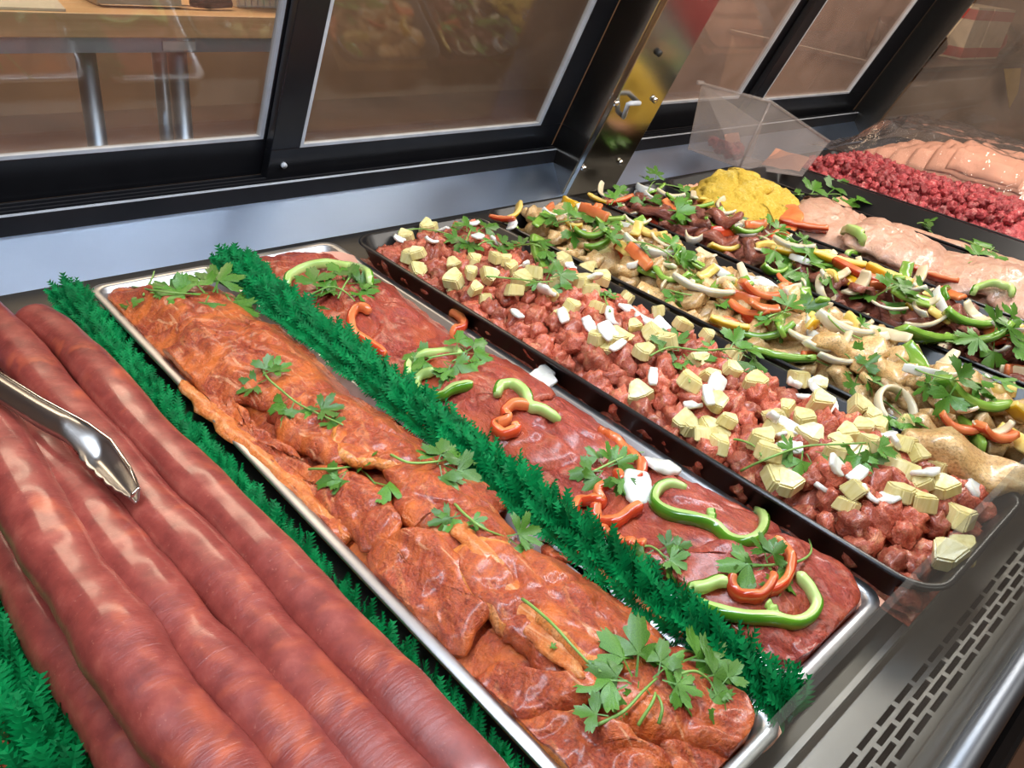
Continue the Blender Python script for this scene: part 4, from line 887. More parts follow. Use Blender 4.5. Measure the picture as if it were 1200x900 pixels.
SPEC = [
 (4, 'green_pepper_strip', GS[0], (755, 318), (818, 330), 0.055, 'pepper', 'long glossy green pepper strip lying among the marinated chicken', PI/2, 1.3),
 (4, 'red_pepper_strip', RS[0], (722, 287), (751, 322), 0.048, 'pepper', 'thin straight red pepper strip beside a curved onion slice', 0.0, 0.9),
 (4, 'red_pepper_strip', RS[1], (868, 338), (908, 352), 0.048, 'pepper', 'bright orange red pepper piece on the marinated chicken', 1.2, 1.6),
 (4, 'red_pepper_strip', RS[1], (858, 362), (898, 372), 0.048, 'pepper', 'dark red wet pepper piece on the marinated chicken', 1.2, 1.5),
 (4, 'red_pepper_strip', RS[0], (872, 372), (905, 388), 0.048, 'pepper', 'dark red pepper strip below the wet red piece', 0.5, 1.3),
 (4, 'yellow_pepper_strip', YS[0], (836, 376), (872, 386), 0.046, 'pepper', 'yellow pepper strip by the rim of the chicken tray', 0.8, 1.2),
 (4, 'green_pepper_strip', GS[1], (870, 398), (925, 392), 0.055, 'pepper', 'large green pepper strip with cilantro on it', 1.0, 1.6),
 (4, 'green_pepper_strip', GS[0], (888, 415), (945, 424), 0.055, 'pepper', 'light green pepper strip along the rim of the chicken tray', 0.9, 1.4),
 (4, 'green_pepper_strip', GS[0], (626, 280), (645, 330), 0.055, 'pepper', 'broad green pepper piece near the back of the chicken tray', 1.1, 1.7),
 (4, 'green_pepper_strip', GS[1], (675, 276), (708, 278), 0.055, 'pepper', 'short green pepper strip near the back of the chicken tray', 1.0, 1.5),
 (4, 'green_pepper_strip', GS[1], (690, 295), (718, 282), 0.055, 'pepper', 'green pepper strip with a pale cut edge', 0.6, 1.4),
 (4, 'yellow_pepper_strip', YS[1], (596, 262), (613, 240), 0.046, 'pepper', 'yellow pepper strip at the back corner of the chicken tray', 0.6, 1.2),
 (4, 'red_pepper_strip', RS[0], (576, 256), (602, 258), 0.048, 'pepper', 'orange red pepper strip at the back corner of the chicken tray', 0.9, 1.0),
 (4, 'yellow_pepper_strip', YS[1], (662, 262), (680, 268), 0.046, 'pepper', 'yellow pepper bit near the green pepper pieces', 0.9, 1.2),
 (4, 'onion_strip', OS[1], (728, 285), (790, 305), 0.055, 'onion', 'long curved pale onion slice in the chicken tray', 0.5, 1.2),
 (4, 'onion_strip', OS[0], (928, 398), (978, 402), 0.055, 'onion', 'thick pale onion strip beside cilantro in the chicken tray', 1.0, 2.0),
 (4, 'onion_strip', OS[1], (945, 415), (1000, 404), 0.055, 'onion', 'arched onion strip over a chicken strip', 0.9, 1.5),
 (4, 'onion_strip', OS[0], (960, 375), (1015, 398), 0.055, 'onion', 'broad cream onion strip in the chicken tray', 0.7, 1.8),
 (4, 'onion_strip', OS[0], (790, 330), (855, 350), 0.055, 'onion', 'long wet onion strip beside the orange red pepper', 0.8, 1.3),
 (4, 'red_pepper_strip', RS[1], (1105, 495), (1138, 508), 0.048, 'pepper', 'red tomato coloured pepper piece near the chicken tray front', 1.2, 1.8),
 (4, 'red_pepper_strip', RS[1], (1148, 508), (1180, 516), 0.048, 'pepper', 'wide red pepper piece next to a pale onion chunk', 1.2, 1.8),
 (4, 'chicken_strip', CK[0], (1085, 520), (1170, 560), 0.046, 'meat', 'big pinkish chicken piece hanging over the tray rim', PI/2, 1.5),
 (4, 'chicken_strip', CK[1], (965, 405), (1025, 415), 0.046, 'meat', 'tan chicken strip under the arched onion', PI/2, 1.3),
 (4, 'chicken_strip', CK[0], (1010, 428), (1060, 440), 0.046, 'meat', 'golden chicken piece beside a clover shaped cilantro leaf', PI/2, 1.3),
 (4, 'green_pepper_strip', GS[1], (1105, 460), (1165, 485), 0.055, 'pepper', 'wet green pepper piece under a feathery cilantro sprig', 1.0, 2.0),
 (4, 'yellow_pepper_strip', YS[0], (1188, 480), (1215, 495), 0.046, 'pepper', 'yellow pepper piece at the front of the chicken tray', 0.8, 1.8),
 (5, 'beef_strip', BF[0], (758, 246), (815, 268), 0.052, 'meat', 'long brown beef strip near the back of its tray', PI/2, 1.2),
 (5, 'beef_strip', BF[1], (830, 252), (865, 262), 0.052, 'meat', 'folded brown beef strip beside onion slices', PI/2, 1.4),
 (5, 'beef_strip', BF[0], (820, 275), (858, 285), 0.052, 'meat', 'brown beef strip behind a yellow pepper curl', PI/2, 1.3),
 (5, 'beef_strip', BF[2], (870, 290), (905, 310), 0.052, 'meat', 'dark glossy beef strip with a red sheen', PI/2, 1.5),
 (5, 'yellow_pepper_strip', YS[1], (832, 292), (864, 294), 0.046, 'pepper', 'curled yellow pepper strip beside the dark beef', 0.9, 1.2),
 (5, 'yellow_pepper_strip', YS[0], (912, 295), (962, 300), 0.046, 'pepper', 'yellow pepper strip under cilantro in the beef tray', 0.9, 1.4),
 (5, 'yellow_pepper_strip', YS[0], (958, 300), (1005, 312), 0.046, 'pepper', 'yellow pepper strip pointing at the raw chicken tray', 0.9, 1.2),
 (5, 'yellow_pepper_strip', YS[0], (1022, 318), (1060, 334), 0.046, 'pepper', 'flat bright yellow pepper piece by the tray rim', 0.5, 1.7),
 (5, 'green_pepper_strip', GS[1], (895, 318), (918, 322), 0.055, 'pepper', 'short green pepper end by the rim of the beef strip tray', 0.9, 1.5),
 (5, 'red_pepper_strip', RS[0], (912, 325), (928, 338), 0.048, 'pepper', 'short red pepper strip by the rim of the beef strip tray', 0.9, 1.3),
 (5, 'red_pepper_strip', RS[0], (985, 312), (1038, 336), 0.048, 'pepper', 'orange pepper strip between yellow ones', 0.7, 1.1),
 (5, 'onion_strip', OS[0], (995, 348), (1018, 325), 0.055, 'onion', 'thick white onion chunk in the beef strip tray', 1.2, 2.2),
 (5, 'onion_strip', OS[0], (1055, 350), (1088, 316), 0.055, 'onion', 'upright pale onion strip in the beef strip tray', 0.9, 1.5),
 (5, 'onion_strip', OS[0], (1066, 385), (1105, 378), 0.055, 'onion', 'straight white onion strip near the tray rim', 0.9, 1.4),
 (5, 'onion_strip', OS[1], (698, 215), (712, 240), 0.055, 'onion', 'thin upright onion strip at the back of the beef strip tray', 0.9, 1.2),
 (5, 'onion_strip', OS[0], (770, 228), (800, 234), 0.055, 'onion', 'white onion slice near the back of the beef strip tray', 0.9, 1.8),
 (5, 'onion_strip', OS[1], (800, 280), (820, 285), 0.055, 'onion', 'white onion bulb slice by the rim of the beef strip tray', 0.6, 1.8),
 (5, 'onion_strip', OS[0], (832, 250), (862, 252), 0.055, 'onion', 'pale onion slice beside the folded beef strip', 0.8, 1.2),
 (5, 'onion_strip', OS[0], (908, 285), (950, 295), 0.055, 'onion', 'white onion strip beside the yellow pepper', 0.8, 1.6),
 (5, 'red_pepper_strip', RS[0], (712, 240), (740, 232), 0.048, 'pepper', 'red pepper strip at the back of the beef strip tray', 0.8, 1.2),
 (5, 'yellow_pepper_strip', YS[0], (690, 230), (712, 240), 0.046, 'pepper', 'orange yellow pepper strip at the back corner of its tray', 0.8, 1.0),
 (5, 'green_pepper_strip', GS[0], (1055, 390), (1110, 402), 0.055, 'pepper', 'long green pepper strip along the rim of the beef strip tray', 0.8, 1.6),
 (5, 'green_pepper_strip', GS[1], (1115, 375), (1160, 385), 0.055, 'pepper', 'olive green pepper strip near the front of the beef strip tray', 0.9, 1.6),
 (5, 'green_pepper_strip', GS[1], (1120, 405), (1175, 395), 0.055, 'pepper', 'green pepper strip under a big cilantro leaf', 0.9, 1.8),
 (5, 'green_pepper_strip', GS[1], (858, 272), (890, 275), 0.055, 'pepper', 'pale green pepper strip beside the dark glossy beef', 0.9, 1.4),
]
bake_food()
for (ti, nm, me, a, b_, L, cat, lab, roll, wd) in SPEC:
    placed(nm, me, a, b_, H4 if ti == 4 else H5, 0.003, lab, cat, None, L, roll, wd)
def onion_ring(px, rx, ang, label):
    c = on(px[0], px[1], H4, 0.015); n, m = 36, 8; vs = []; fs = []
    for i in range(n):
        q = 2*PI*i/n
        for k in range(m):
            u = 2*PI*k/m; r_ = rx+0.0030*math.cos(u); vs.append((r_*math.cos(q), r_*0.9*math.sin(q), 0.0055*math.sin(u)))
    for i in range(n):
        for k in range(m): fs.append((i*m+k, ((i+1) % n)*m+k, ((i+1) % n)*m+(k+1) % m, i*m+(k+1) % m))
    o = mk('onion_ring', vs, fs, M['onionc']); o.location = c; o.rotation_euler = ang; tag(o, label, 'onion')
onion_ring((1050, 478), 0.023, (0.5, -0.25, 0.2), 'whole pale onion ring standing in the chicken tray')
onion_ring((968, 338), 0.020, (0.9, -0.2, 0.3), 'cut onion ring standing at the rim between two pepper trays')

# ---- breaded cutlets and chicken breasts
t6 = TR[6]
fill('chicken_layer', H6, t6[0]+0.010, t6[1]-0.010, t6[2]+0.010, t6[3]-0.36, 0.008, M['breast'], 'deeper layer of raw chicken under the breasts', 'meat', 6, 0.004, 40, 30, 80)['kind'] = 'stuff'
BRD = [([(800, 215), (830, 205), (880, 205), (925, 228), (930, 252), (900, 262), (860, 255), (820, 238)], 0.000, 0.022, 'yellow breaded cutlet at the bottom of the pile'),
       ([(812, 212), (845, 200), (890, 205), (918, 228), (905, 248), (865, 246), (828, 232)], 0.016, 0.022, 'yellow breaded cutlet in the middle of the pile'),
       ([(830, 208), (848, 198), (880, 199), (902, 212), (890, 226), (855, 224)], 0.034, 0.020, 'yellow breaded cutlet on top of the pile')]
for i, (px, lf, th, lab) in enumerate(BRD):
    xy = [W(x, y, 0.042+lf) for x, y in px]; slab('breaded_cutlet', None, H6, lf, th, [M['bread']], 60+i, lab, 'cutlet', 'breaded cutlets', xy=[(p.x, p.y) for p in xy], amp=2.2, power=4.0, fold=1.6)
BR = [([(925, 262), (955, 238), (1000, 232), (1040, 250), (1062, 275), (1045, 300), (1005, 300), (960, 280)], 0.008, 0.022, 'smooth chicken breast beside the tomato slice'),
      ([(985, 288), (1035, 262), (1080, 262), (1115, 285), (1105, 318), (1060, 318), (1015, 305)], 0.014, 0.020, 'middle raw chicken breast with a folded edge'),
      ([(1085, 300), (1130, 276), (1180, 290), (1215, 320), (1200, 352), (1145, 350), (1100, 332)], 0.010, 0.022, 'raw chicken breast under a parsley leaf'),
      ([(1150, 335), (1200, 320), (1250, 350), (1260, 390), (1200, 385)], 0.006, 0.020, 'raw chicken breast under a green pepper ring near the tray front'),
      ([(1040, 300), (1075, 295), (1110, 320), (1095, 335), (1055, 322)], 0.002, 0.014, 'small chicken piece below the middle breast')]
for i, (px, lf, th, lab) in enumerate(BR):
    slab('chicken_breast', px, H6, lf*0.8-0.005, th*1.3, [M['breast']], 70+i, lab, 'chicken', 'raw chicken breasts', amp=1.0, fold=1.3, power=4.0, tilt=0.14)
slab('tomato_slice', [(912, 262), (915, 240), (928, 236), (942, 250), (935, 268), (922, 272)], H6, 0.012, 0.006, [M['rflesh']], 81, 'orange red tomato slice between breaded cutlets and chicken', 'tomato', amp=0.4, fold=0)
slab('tissue_paper', [(780, 212), (800, 206), (815, 212), (812, 222), (792, 222)], H6, 0.004, 0.006, [M['paper']], 82, 'pink crumpled paper behind the breaded cutlets', 'paper', amp=1.2)
for a, b_, me, L, nm, lab in (((920, 262), (962, 270), RS[0], 0.048, 'red_pepper_strip', 'red pepper strip beside the chicken breasts by the rim'), ((1075, 318), (1112, 330), RS[0], 0.048, 'red_pepper_strip', 'red pepper strip under the folded chicken breast')):
    placed(nm, me, a, b_, H6, 0.003, lab, 'pepper', None, L, 0.9, 1.4)

# ---- the nearly empty tray, its garnish and pale meat
t7 = TR[7]
H7 = lambda x, y: 0.012
slab('pork_cutlet', None, H7, 0.0, 0.012, [M['breast']], 90, 'pale flat cutlet in the nearly empty black tray', 'meat', xy=[(1.37, 0.20), (1.44, 0.22), (1.445, 0.40), (1.44, 0.50), (1.38, 0.48), (1.37, 0.35)], amp=0.6)
sheet('paper_liner', [W(975, 232, 0.022), W(1000, 228, 0.024), W(1022, 228, 0.026)], [W(975, 245, 0.014), W(1000, 243, 0.014), W(1022, 242, 0.014)], M['paper'], 'peach paper edge beside the garnish in the nearly empty tray', seed=9)
# ---- bright red diced beef
t8 = TR[8]
fill('meat_layer', H8, t8[0]+0.010, t8[1]-0.010, t8[2]+0.20, t8[3]-0.010, 0.010, M['redmeat'], 'deeper layer of bright red diced beef', 'meat', 8, 0.010, 90, 40, 140)['kind'] = 'stuff'
RD = [blob_mesh('beef_dice', k+20, 0.0088, 0.0075, 0.0068, M['redmeat'], 3, 0.0, 0.7, 1.8) for k in range(6)]
random.seed(31)
for x, y in spread(t8[0]+0.018, t8[1]-0.016, 0.34, t8[3]-0.018, 298, 0.0142):
    put('diced_beef', random.choice(RD), (x, y, D+H8(x, y)+0.001), rr3(), random.uniform(0.8, 1.3), 'bright red cube of diced beef in the tray behind the chicken', 'meat', 'diced beef pieces')
# ---- plastic wrapped parcel of peach paper
t9 = TR[9]
par = tag(empty('wrapped_parcel', (1.95, 0.55, D+0.02)), 'plastic wrapped parcel of layered peach paper beside the diced beef', 'parcel')
HP = Heap(t9[0]-0.02, t9[1]-0.01, 0.30, 0.80, 0.03, 0.105, side=0.08, end=0.10, seed=2, lump=0.01)
for k in range(7):
    y0 = 0.33+k*0.012; vs = []; fs = []; nx, ny = 26, 26
    f = k/7
    for j in range(ny+1):
        for i in range(nx+1):
            x = t9[0]+0.005+(0.255-0.06*f)*i/nx+0.02*f; y = y0+(0.44-0.05*k)*j/ny
            z = HP(x, y)*(0.45+0.085*k)-0.004+0.006*nz((x, y, 0), 28, k)+0.003*nz((x, y, 0), 80, k); vs.append((x, y, D+max(0.012, z)))
    for j in range(ny):
        for i in range(nx): a = j*(nx+1)+i; fs.append((a, a+1, a+nx+2, a+nx+1))
    o = mk('paper_layer', vs, fs, M['paper']); so = o.modifiers.new('t', 'SOLIDIFY'); so.thickness = 0.0015; child(o, par)
vs = []; fs = []; nx, ny = 60, 80
for j in range(ny+1):
    for i in range(nx+1):
        x = t9[0]-0.012+0.29*i/nx; y = 0.26+0.56*j/ny
        z = HP(x, y)*1.02+0.008+0.004*nz((x, y*0.5, 0), 90, 3)+0.003*nz((x*0.6+y, y, 0), 160, 5); vs.append((x, y, D+z))
for j in range(ny):
    for i in range(nx): a = j*(nx+1)+i; fs.append((a, a+1, a+nx+2, a+nx+1))
child(mk('plastic_film', vs, fs, M['film']), par)

# ---- clear plastic bin tipped on its side across the tray backs
bn = tag(empty('plastic_bin', W(866, 196, 0.035)), 'clear plastic bin tipped over behind the breaded cutlets', 'bin')
B0 = W(866, 197, 0.035); T0 = WY(903, 119, B0.y-0.005)
B1 = W(806, 175, 0.045); T1 = WY(822, 98, B1.y-0.005)
B2 = W(940, 207, 0.032); T2 = WY(972, 166, B2.y-0.01)
B3 = B1+B2-B0; T3 = T1+T2-T0
cen = (B0+B1+B2+B3+T0+T1+T2+T3)/8
def wall4(a, b_, c, d, name='wall'):
    n = (b_-a).cross(d-a).normalized()
    if n.dot((a+c)/2-cen) < 0: n = -n
    n = n*-0.0022
    P_ = [a, b_, c, d]; MB().add(P_+[q+n for q in P_], [(0, 1, 2, 3), (7, 6, 5, 4), (0, 4, 5, 1), (1, 5, 6, 2), (2, 6, 7, 3), (3, 7, 4, 0)]).build(name, M['binplastic'], bn)
wall4(B0, B1, T1, T0); wall4(B0, B2, T2, T0); wall4(B1, B3, T3, T1); wall4(B0, B1, B3, B2, 'bottom')
MB().tube([T1, T0, T2], 0.0028, 8).build('rim', M['binplastic'], bn, True)
MB().tube([B0, T0], 0.0022, 8).build('corner_rib', M['binplastic'], bn, True)
MB().tube([T1+Vector((-0.012, 0, 0.002)), T1+Vector((0.006, 0, 0.001))], 0.004, 8).build('handle_tab', M['binplastic'], bn, True)
random.seed(8)
for k in range(26):
    p = B0.lerp(B1, random.uniform(0.2, 0.85)).lerp(B3, random.uniform(0.2, 0.5))+(T0-B0)*random.uniform(0.06, 0.22)
    put('diced_beef', random.choice(RD), p, rr3(), random.uniform(0.8, 1.2), 'dark red cube of beef inside the clear plastic bin', 'meat', 'diced beef in the clear bin')
q0 = B0.lerp(B1, 0.5); sheet('paper_liner', [q0.lerp(B3, 0.15)+Vector((0, 0, 0.045)), q0.lerp(B3, 0.5)+Vector((0, 0, 0.05))], [q0.lerp(B3, 0.1)+Vector((0.03, 0, 0.008)), q0.lerp(B3, 0.5)+Vector((0.03, 0, 0.008))], M['paper'], 'peach paper scrap inside the clear plastic bin', seed=11)
q0 = B0.lerp(B2, 0.4); sheet('paper_liner', [q0+(T0-B0)*0.35, B2+(T2-B2)*0.5+(B1-B0)*0.1], [q0+(T0-B0)*0.08+(B1-B0)*0.1, B2+(T2-B2)*0.1+(B1-B0)*0.1], M['paper'], 'peach paper lining the open side of the clear bin', seed=12)

# ================================================================== pepper loops, onion and cilantro on the two metal trays
bake_food()
def pepper(px, hp, mats, label, wd=0.0100, th=0.0070, lift=0.003, flip=1, name='pepper_strip', hump=0.0):
    P = [onS(x, y, hp, 0.003) for x, y in px]; P = crom(P, 48); th = th*1.15; N = len(P); vs = []; fs = []; fm = []; org = P[N//2].copy()
    for i, p in enumerate(P):
        t = (P[min(i+1, N-1)]-P[max(i-1, 0)]).normalized(); a = t.cross(Vector((0, 0, 1))).normalized()*flip; c = Vector((0, 0, 1))
        s_ = i/(N-1); k = min(1, 0.6+6*min(s_, 1-s_)); up = Vector((0, 0, hump*math.sin(PI*s_)+0.0008*math.sin(s_*17)))
        for cx, cz in ((1, -0.75), (1.15, 0), (1, 0.75), (0.5, 1), (-0.6, 1), (-1, 0.7), (-1, -0.7), (-0.5, -1), (0.5, -1)):
            j = 1+0.14*noise.noise(Vector((i*0.25, cx, cz)))
            vs.append(p+up+a*cx*th*0.5*k*j+c*cz*wd*0.5*k*j-org)
    m = 9
    for i in range(N-1):
        for k in range(m): fs.append((i*m+k, i*m+(k+1) % m, (i+1)*m+(k+1) % m, (i+1)*m+k)); fm.append(1 if k in (0, 1, 2, 8) else 0)
    fs.append(tuple(range(m))[::-1]); fs.append(tuple((N-1)*m+k for k in range(m))); fm += [0, 0]
    o = mk(name, vs, fs, mats, None, True, fm); o.location = org
    return tag(o, label, 'pepper')
gm = [M['gflesh'], M['gskin']]; rm = [M['rflesh'], M['rskin']]
G_ = 'green_pepper_strip'; R_ = 'red_pepper_strip'
pepper([(336, 336), (340, 325), (358, 316), (385, 313), (412, 315), (430, 322), (434, 333)], H2, gm, 'arched green pepper strip at the back of the beef tray', flip=-1, name=G_, hump=0.004)
pepper([(434, 365), (420, 360), (412, 370), (413, 386), (428, 400), (452, 414)], H2, rm, 'hooked red pepper strip on smooth beef', flip=1, name=R_)
pepper([(528, 366), (540, 371), (543, 382), (534, 386), (530, 394)], H2, rm, 'small red pepper curl leaning on the black tray', flip=-1, name=R_, lift=0.016)
pepper([(510, 436), (494, 440), (487, 450), (494, 460), (515, 464), (532, 456), (554, 450)], H2, gm, 'green pepper hook beside cilantro on beef', 0.0105, 0.007, flip=1, name=G_)
pepper([(478, 440), (480, 425), (500, 415), (530, 411), (540, 416)], H2, gm, 'pale green pepper ring half hidden by cilantro', 0.009, 0.006, flip=-1, name=G_)
pepper([(582, 463), (588, 452), (602, 450), (616, 462), (622, 475), (636, 481), (657, 492)], H2, gm, 'wavy green pepper strip on wrinkled beef', flip=-1, name=G_)
pepper([(622, 476), (602, 474), (592, 482), (594, 492), (580, 498), (590, 508), (604, 504), (602, 496)], H2, rm, 'small red pepper curl near the wavy green strip', flip=1, name=R_)
pepper([(702, 506), (716, 512), (732, 525), (748, 540)], H2, rm, 'orange red pepper strip running to the onion bits', 0.010, flip=-1, name=R_)
pepper([(750, 538), (752, 552), (742, 563), (728, 562), (722, 552)], H2, rm, 'red pepper hook between cilantro and onion', flip=-1, name=R_)
pepper([(672, 602), (678, 588), (692, 586), (706, 588), (700, 576), (714, 566)], H2, rm, 'red pepper piece with a pale core beside the divider', 0.010, 0.006, flip=1, name=R_)
pepper([(698, 592), (700, 608), (718, 612), (735, 602), (752, 592)], H2, rm, 'curved orange red pepper piece beside the divider', 0.010, 0.007, flip=1, name=R_)
pepper([(692, 620), (708, 624), (722, 632)], H2, rm, 'small pale orange pepper bit beside the divider', flip=1, name=R_)
pepper([(718, 634), (738, 638), (756, 640)], H2, rm, 'orange pepper strip tucked under cilantro by the divider', 0.010, 0.008, flip=1, name=R_)
pepper([(804, 573), (785, 569), (770, 575), (767, 588), (785, 602), (815, 610), (838, 618), (856, 632), (880, 634), (893, 622), (894, 606), (886, 596)], H2, gm, 'big green pepper loop across the beef by the black tray', 0.0105, 0.006, flip=1, name=G_)
pepper([(833, 612), (834, 605), (832, 598)], H2, gm, 'small pale rib of the big green pepper loop', 0.006, 0.005, flip=1, name=G_)
pepper([(858, 676), (858, 688), (872, 699), (890, 698), (903, 686), (906, 672)], H2, rm, 'red pepper ring below the cilantro at the beef tray front', 0.010, 0.005, flip=1, name=R_)
pepper([(905, 634), (916, 638), (926, 652), (925, 672), (914, 688), (898, 692)], H2, rm, 'pale orange pepper half ring behind the cilantro', 0.009, 0.005, flip=-1, name=R_)
pepper([(856, 684), (842, 682), (826, 688), (809, 690), (815, 704), (840, 716), (872, 724), (905, 725), (932, 729), (950, 722), (957, 708), (950, 692), (940, 678), (934, 672)], H2, gm, 'long pale green pepper loop at the beef tray front', 0.0095, 0.006, flip=1, name=G_, lift=0.015)
pepper([(912, 724), (906, 714), (898, 706)], H2, gm, 'pale side rib of the long green pepper loop', 0.006, 0.005, flip=1, name=G_, lift=0.015)
pepper([(988, 272), (998, 268), (1010, 278), (1004, 296), (992, 298)], H6, gm, 'bent green pepper piece beside the smooth chicken breast', 0.014, 0.010, flip=-1, name=G_, lift=0.014)
pepper([(1140, 344), (1146, 336), (1165, 332), (1182, 336), (1187, 346)], H6, gm, 'green pepper half ring on the raw chicken', 0.010, 0.007, flip=-1, name=G_, lift=0.018)
for (x, y, s_, lab) in ((775, 547, 1.5, 'white onion petal beside the red pepper hook'), (748, 573, 1.6, 'white onion petal beside the cilantro and red pepper'), (634, 441, 1.3, 'clear onion sliver on the tray rim beside the beef'), (640, 447, 1.0, 'small clear onion sliver on the tray rim')):
    put('onion_piece', ON[2], onS(x, y, H2, 0.003), (0.2, -0.3, 0.6+x), s_, lab, 'onion', None)

# ---- cilantro
def leaf_geo(seed, kind=0):
    rn = random.Random(seed); out = []; nl = 3 if kind == 0 else 5
    # outline as radius over angle: deep lobes, each with small teeth
    n = 96
    for i in range(n+1):
        th = math.radians(-125+250*i/n); u = (i/n)*nl; fr = u-int(u) if i < n else 1.0
        lobe = abs(math.sin(PI*min(fr, 1.0)))**0.62
        tooth = 1-abs(((fr*4) % 1.0)*2-1) if lobe < 0.999 else 1.0
        r_ = (0.20+0.80*lobe)*(0.78+0.22*tooth)*(1.0 if kind == 0 else 0.95)*(1-0.18*abs(th)/2.2)
        out.append((r_*math.cos(th)*0.62+0.36, r_*math.sin(th)*0.62))
    ph = rn.uniform(0, 6); cup = rn.uniform(-0.25, 0.30); vs = []; fs = []
    def lift(x, y): return cup*y*y*1.2+0.10*math.sin(x*5+ph)*y-0.22*x*x*rn_c+0.05*math.sin(9*y+ph)
    rn_c = rn.uniform(-0.2, 1.0)
    rings = (0.0, 0.35, 0.7, 1.0)
    bx_, by_ = 0.30, 0.0
    vs.append((bx_, by_, lift(bx_, by_)))
    for rg in rings[1:]:
        for x, y in out: X = bx_+(x-bx_)*rg; Y = y*rg; vs.append((X, Y, lift(X, Y)))
    m = len(out)
    for i in range(m-1): fs.append((0, 1+i, 2+i))
    for k in range(2):
        for i in range(m-1): a = 1+k*m+i; fs.append((a, a+m, a+m+1, a+1))
    # petiole closing the base
    b_ = len(vs); vs += [(0, -0.02, 0), (0, 0.02, 0), (0.32, 0.015, lift(0.32, 0)+0.01), (0.32, -0.015, lift(0.32, 0)+0.01)]; fs.append((b_, b_+3, b_+2, b_+1))
    return vs, fs
LEAF = []
for k in range(8):
    vs, fs = leaf_geo(k, 0 if k % 3 else 1); me = bpy.data.meshes.new('leaf'); me.from_pydata(vs, [], fs); me.materials.append(M['leaf'])
    me.polygons.foreach_set('use_smooth', [True]*len(fs)); me.update(); LEAF.append(me)
lrng = random.Random(99)
bake_food()
def sprig(label, stems, leaves, hp, lift=0.012, group=None, arch=0.004, lw=1.0):
    # stems: pixel polylines; leaves: (base x, base y, length px, direction degrees, clockwise from right in the picture)
    fx = stems[0][0] if stems else leaves[0][:2]
    root = tag(empty('cilantro_sprig', onS(fx[0], fx[1], hp, 0.0)), label, 'cilantro', group)
    for st in stems:
        P = [onS(x, y, hp, 0.002) for x, y in st]; P = crom(P, 18)
        P = [p+Vector((0, 0, arch*math.sin(PI*i/18))) for i, p in enumerate(P)]
        MB().tube(P, [0.0011-0.0004*i/18 for i in range(19)], 7).build('stem', M['stem'], root, True)
    for (x, y, L, ang) in leaves:
        a = onS(x, y, hp, 0.003); q = math.radians(ang); dist = (a-Vector((0, 0, D+H))).length
        iv = Vector((math.cos(q), -math.sin(q), 0)); d = Vector((RX.dot(iv), RY.dot(iv), RZ.dot(iv)))   # the leaf's direction as the picture shows it
        g = onS(x+L*math.cos(q), y+L*math.sin(q), hp, 0.004)-a
        d = (d*0.45+g.normalized()*0.55); ln = max(L*dist/FPX*1.22, 0.006)
        if d.length < 0.3: d = g
        ux = d.normalized(); up = Vector((lrng.uniform(-0.3, 0.3), lrng.uniform(-0.65, 0.05), 1)).normalized()
        uy = up.cross(ux).normalized(); uz = ux.cross(uy)
        o = bpy.data.objects.new('leaf', lrng.choice(LEAF)); C.objects.link(o)
        mt = Matrix(((ux.x, uy.x, uz.x), (ux.y, uy.y, uz.y), (ux.z, uy.z, uz.z))).to_4x4()
        o.parent = root; o.matrix_parent_inverse = Matrix.Translation(-Vector(root.location))
        o.matrix_basis = Matrix.Translation(a+Vector((0, 0, lrng.uniform(0, 0.003)))) @ mt @ Matrix.Diagonal((ln, ln*lw*lrng.uniform(0.9, 1.15), ln, 1))
    return root
sprig('cilantro sprig with long pale stem at the back of the pork tray', [[(155, 336), (185, 345), (220, 348), (262, 344)], [(168, 346), (178, 332), (181, 318)]], [(235, 346, 44, 185), (240, 346, 40, 225), (250, 345, 42, 300), (255, 344, 40, 260), (262, 344, 44, 30), (265, 346, 44, 62), (245, 348, 34, 110), (215, 347, 34, 200)], H1)
sprig('single small cilantro leaf lying on brown pork near the tray back', [], [(148, 352, 20, 60), (150, 362, 16, -30)], H1)
sprig('cilantro sprig with bent stem on the reddish pork steak', [[(304, 425), (313, 445), (330, 462), (350, 478), (378, 490), (402, 498)]], [(312, 446, 32, 160), (310, 440, 30, -25), (308, 442, 26, -70), (345, 472, 32, 110), (352, 474, 30, 85), (340, 468, 26, 150), (355, 478, 34, 15), (362, 482, 36, -10), (378, 490, 28, 30)], H1)
sprig('two loose cilantro leaves with a stem pointing at the rim', [[(362, 550), (390, 554), (420, 553), (440, 568)]], [(408, 554, 36, 160), (405, 556, 26, 120), (412, 550, 34, -30), (438, 568, 44, 20), (440, 568, 30, 70)], H1)
sprig('cilantro sprig with drooping leaves beside the green divider', [[(458, 533), (480, 546), (512, 546), (526, 540), (552, 528)]], [(512, 546, 36, -70), (510, 545, 28, -120), (520, 545, 48, -8), (522, 548, 40, 20), (515, 548, 38, 78), (520, 550, 32, 60)], H1)
sprig('cilantro sprig with a leaf at each end of its stem', [[(533, 591), (545, 608), (566, 624), (600, 633)]], [(540, 604, 36, 165), (535, 602, 24, 120), (546, 606, 26, 30), (548, 612, 24, 70), (594, 632, 44, -15), (598, 634, 34, 40), (596, 634, 34, 85)], H1)
sprig('long bare cilantro stem lying over the large oval pork steak', [[(612, 702), (640, 730), (668, 760), (697, 786)]], [(642, 758, 8, 10)], H1)
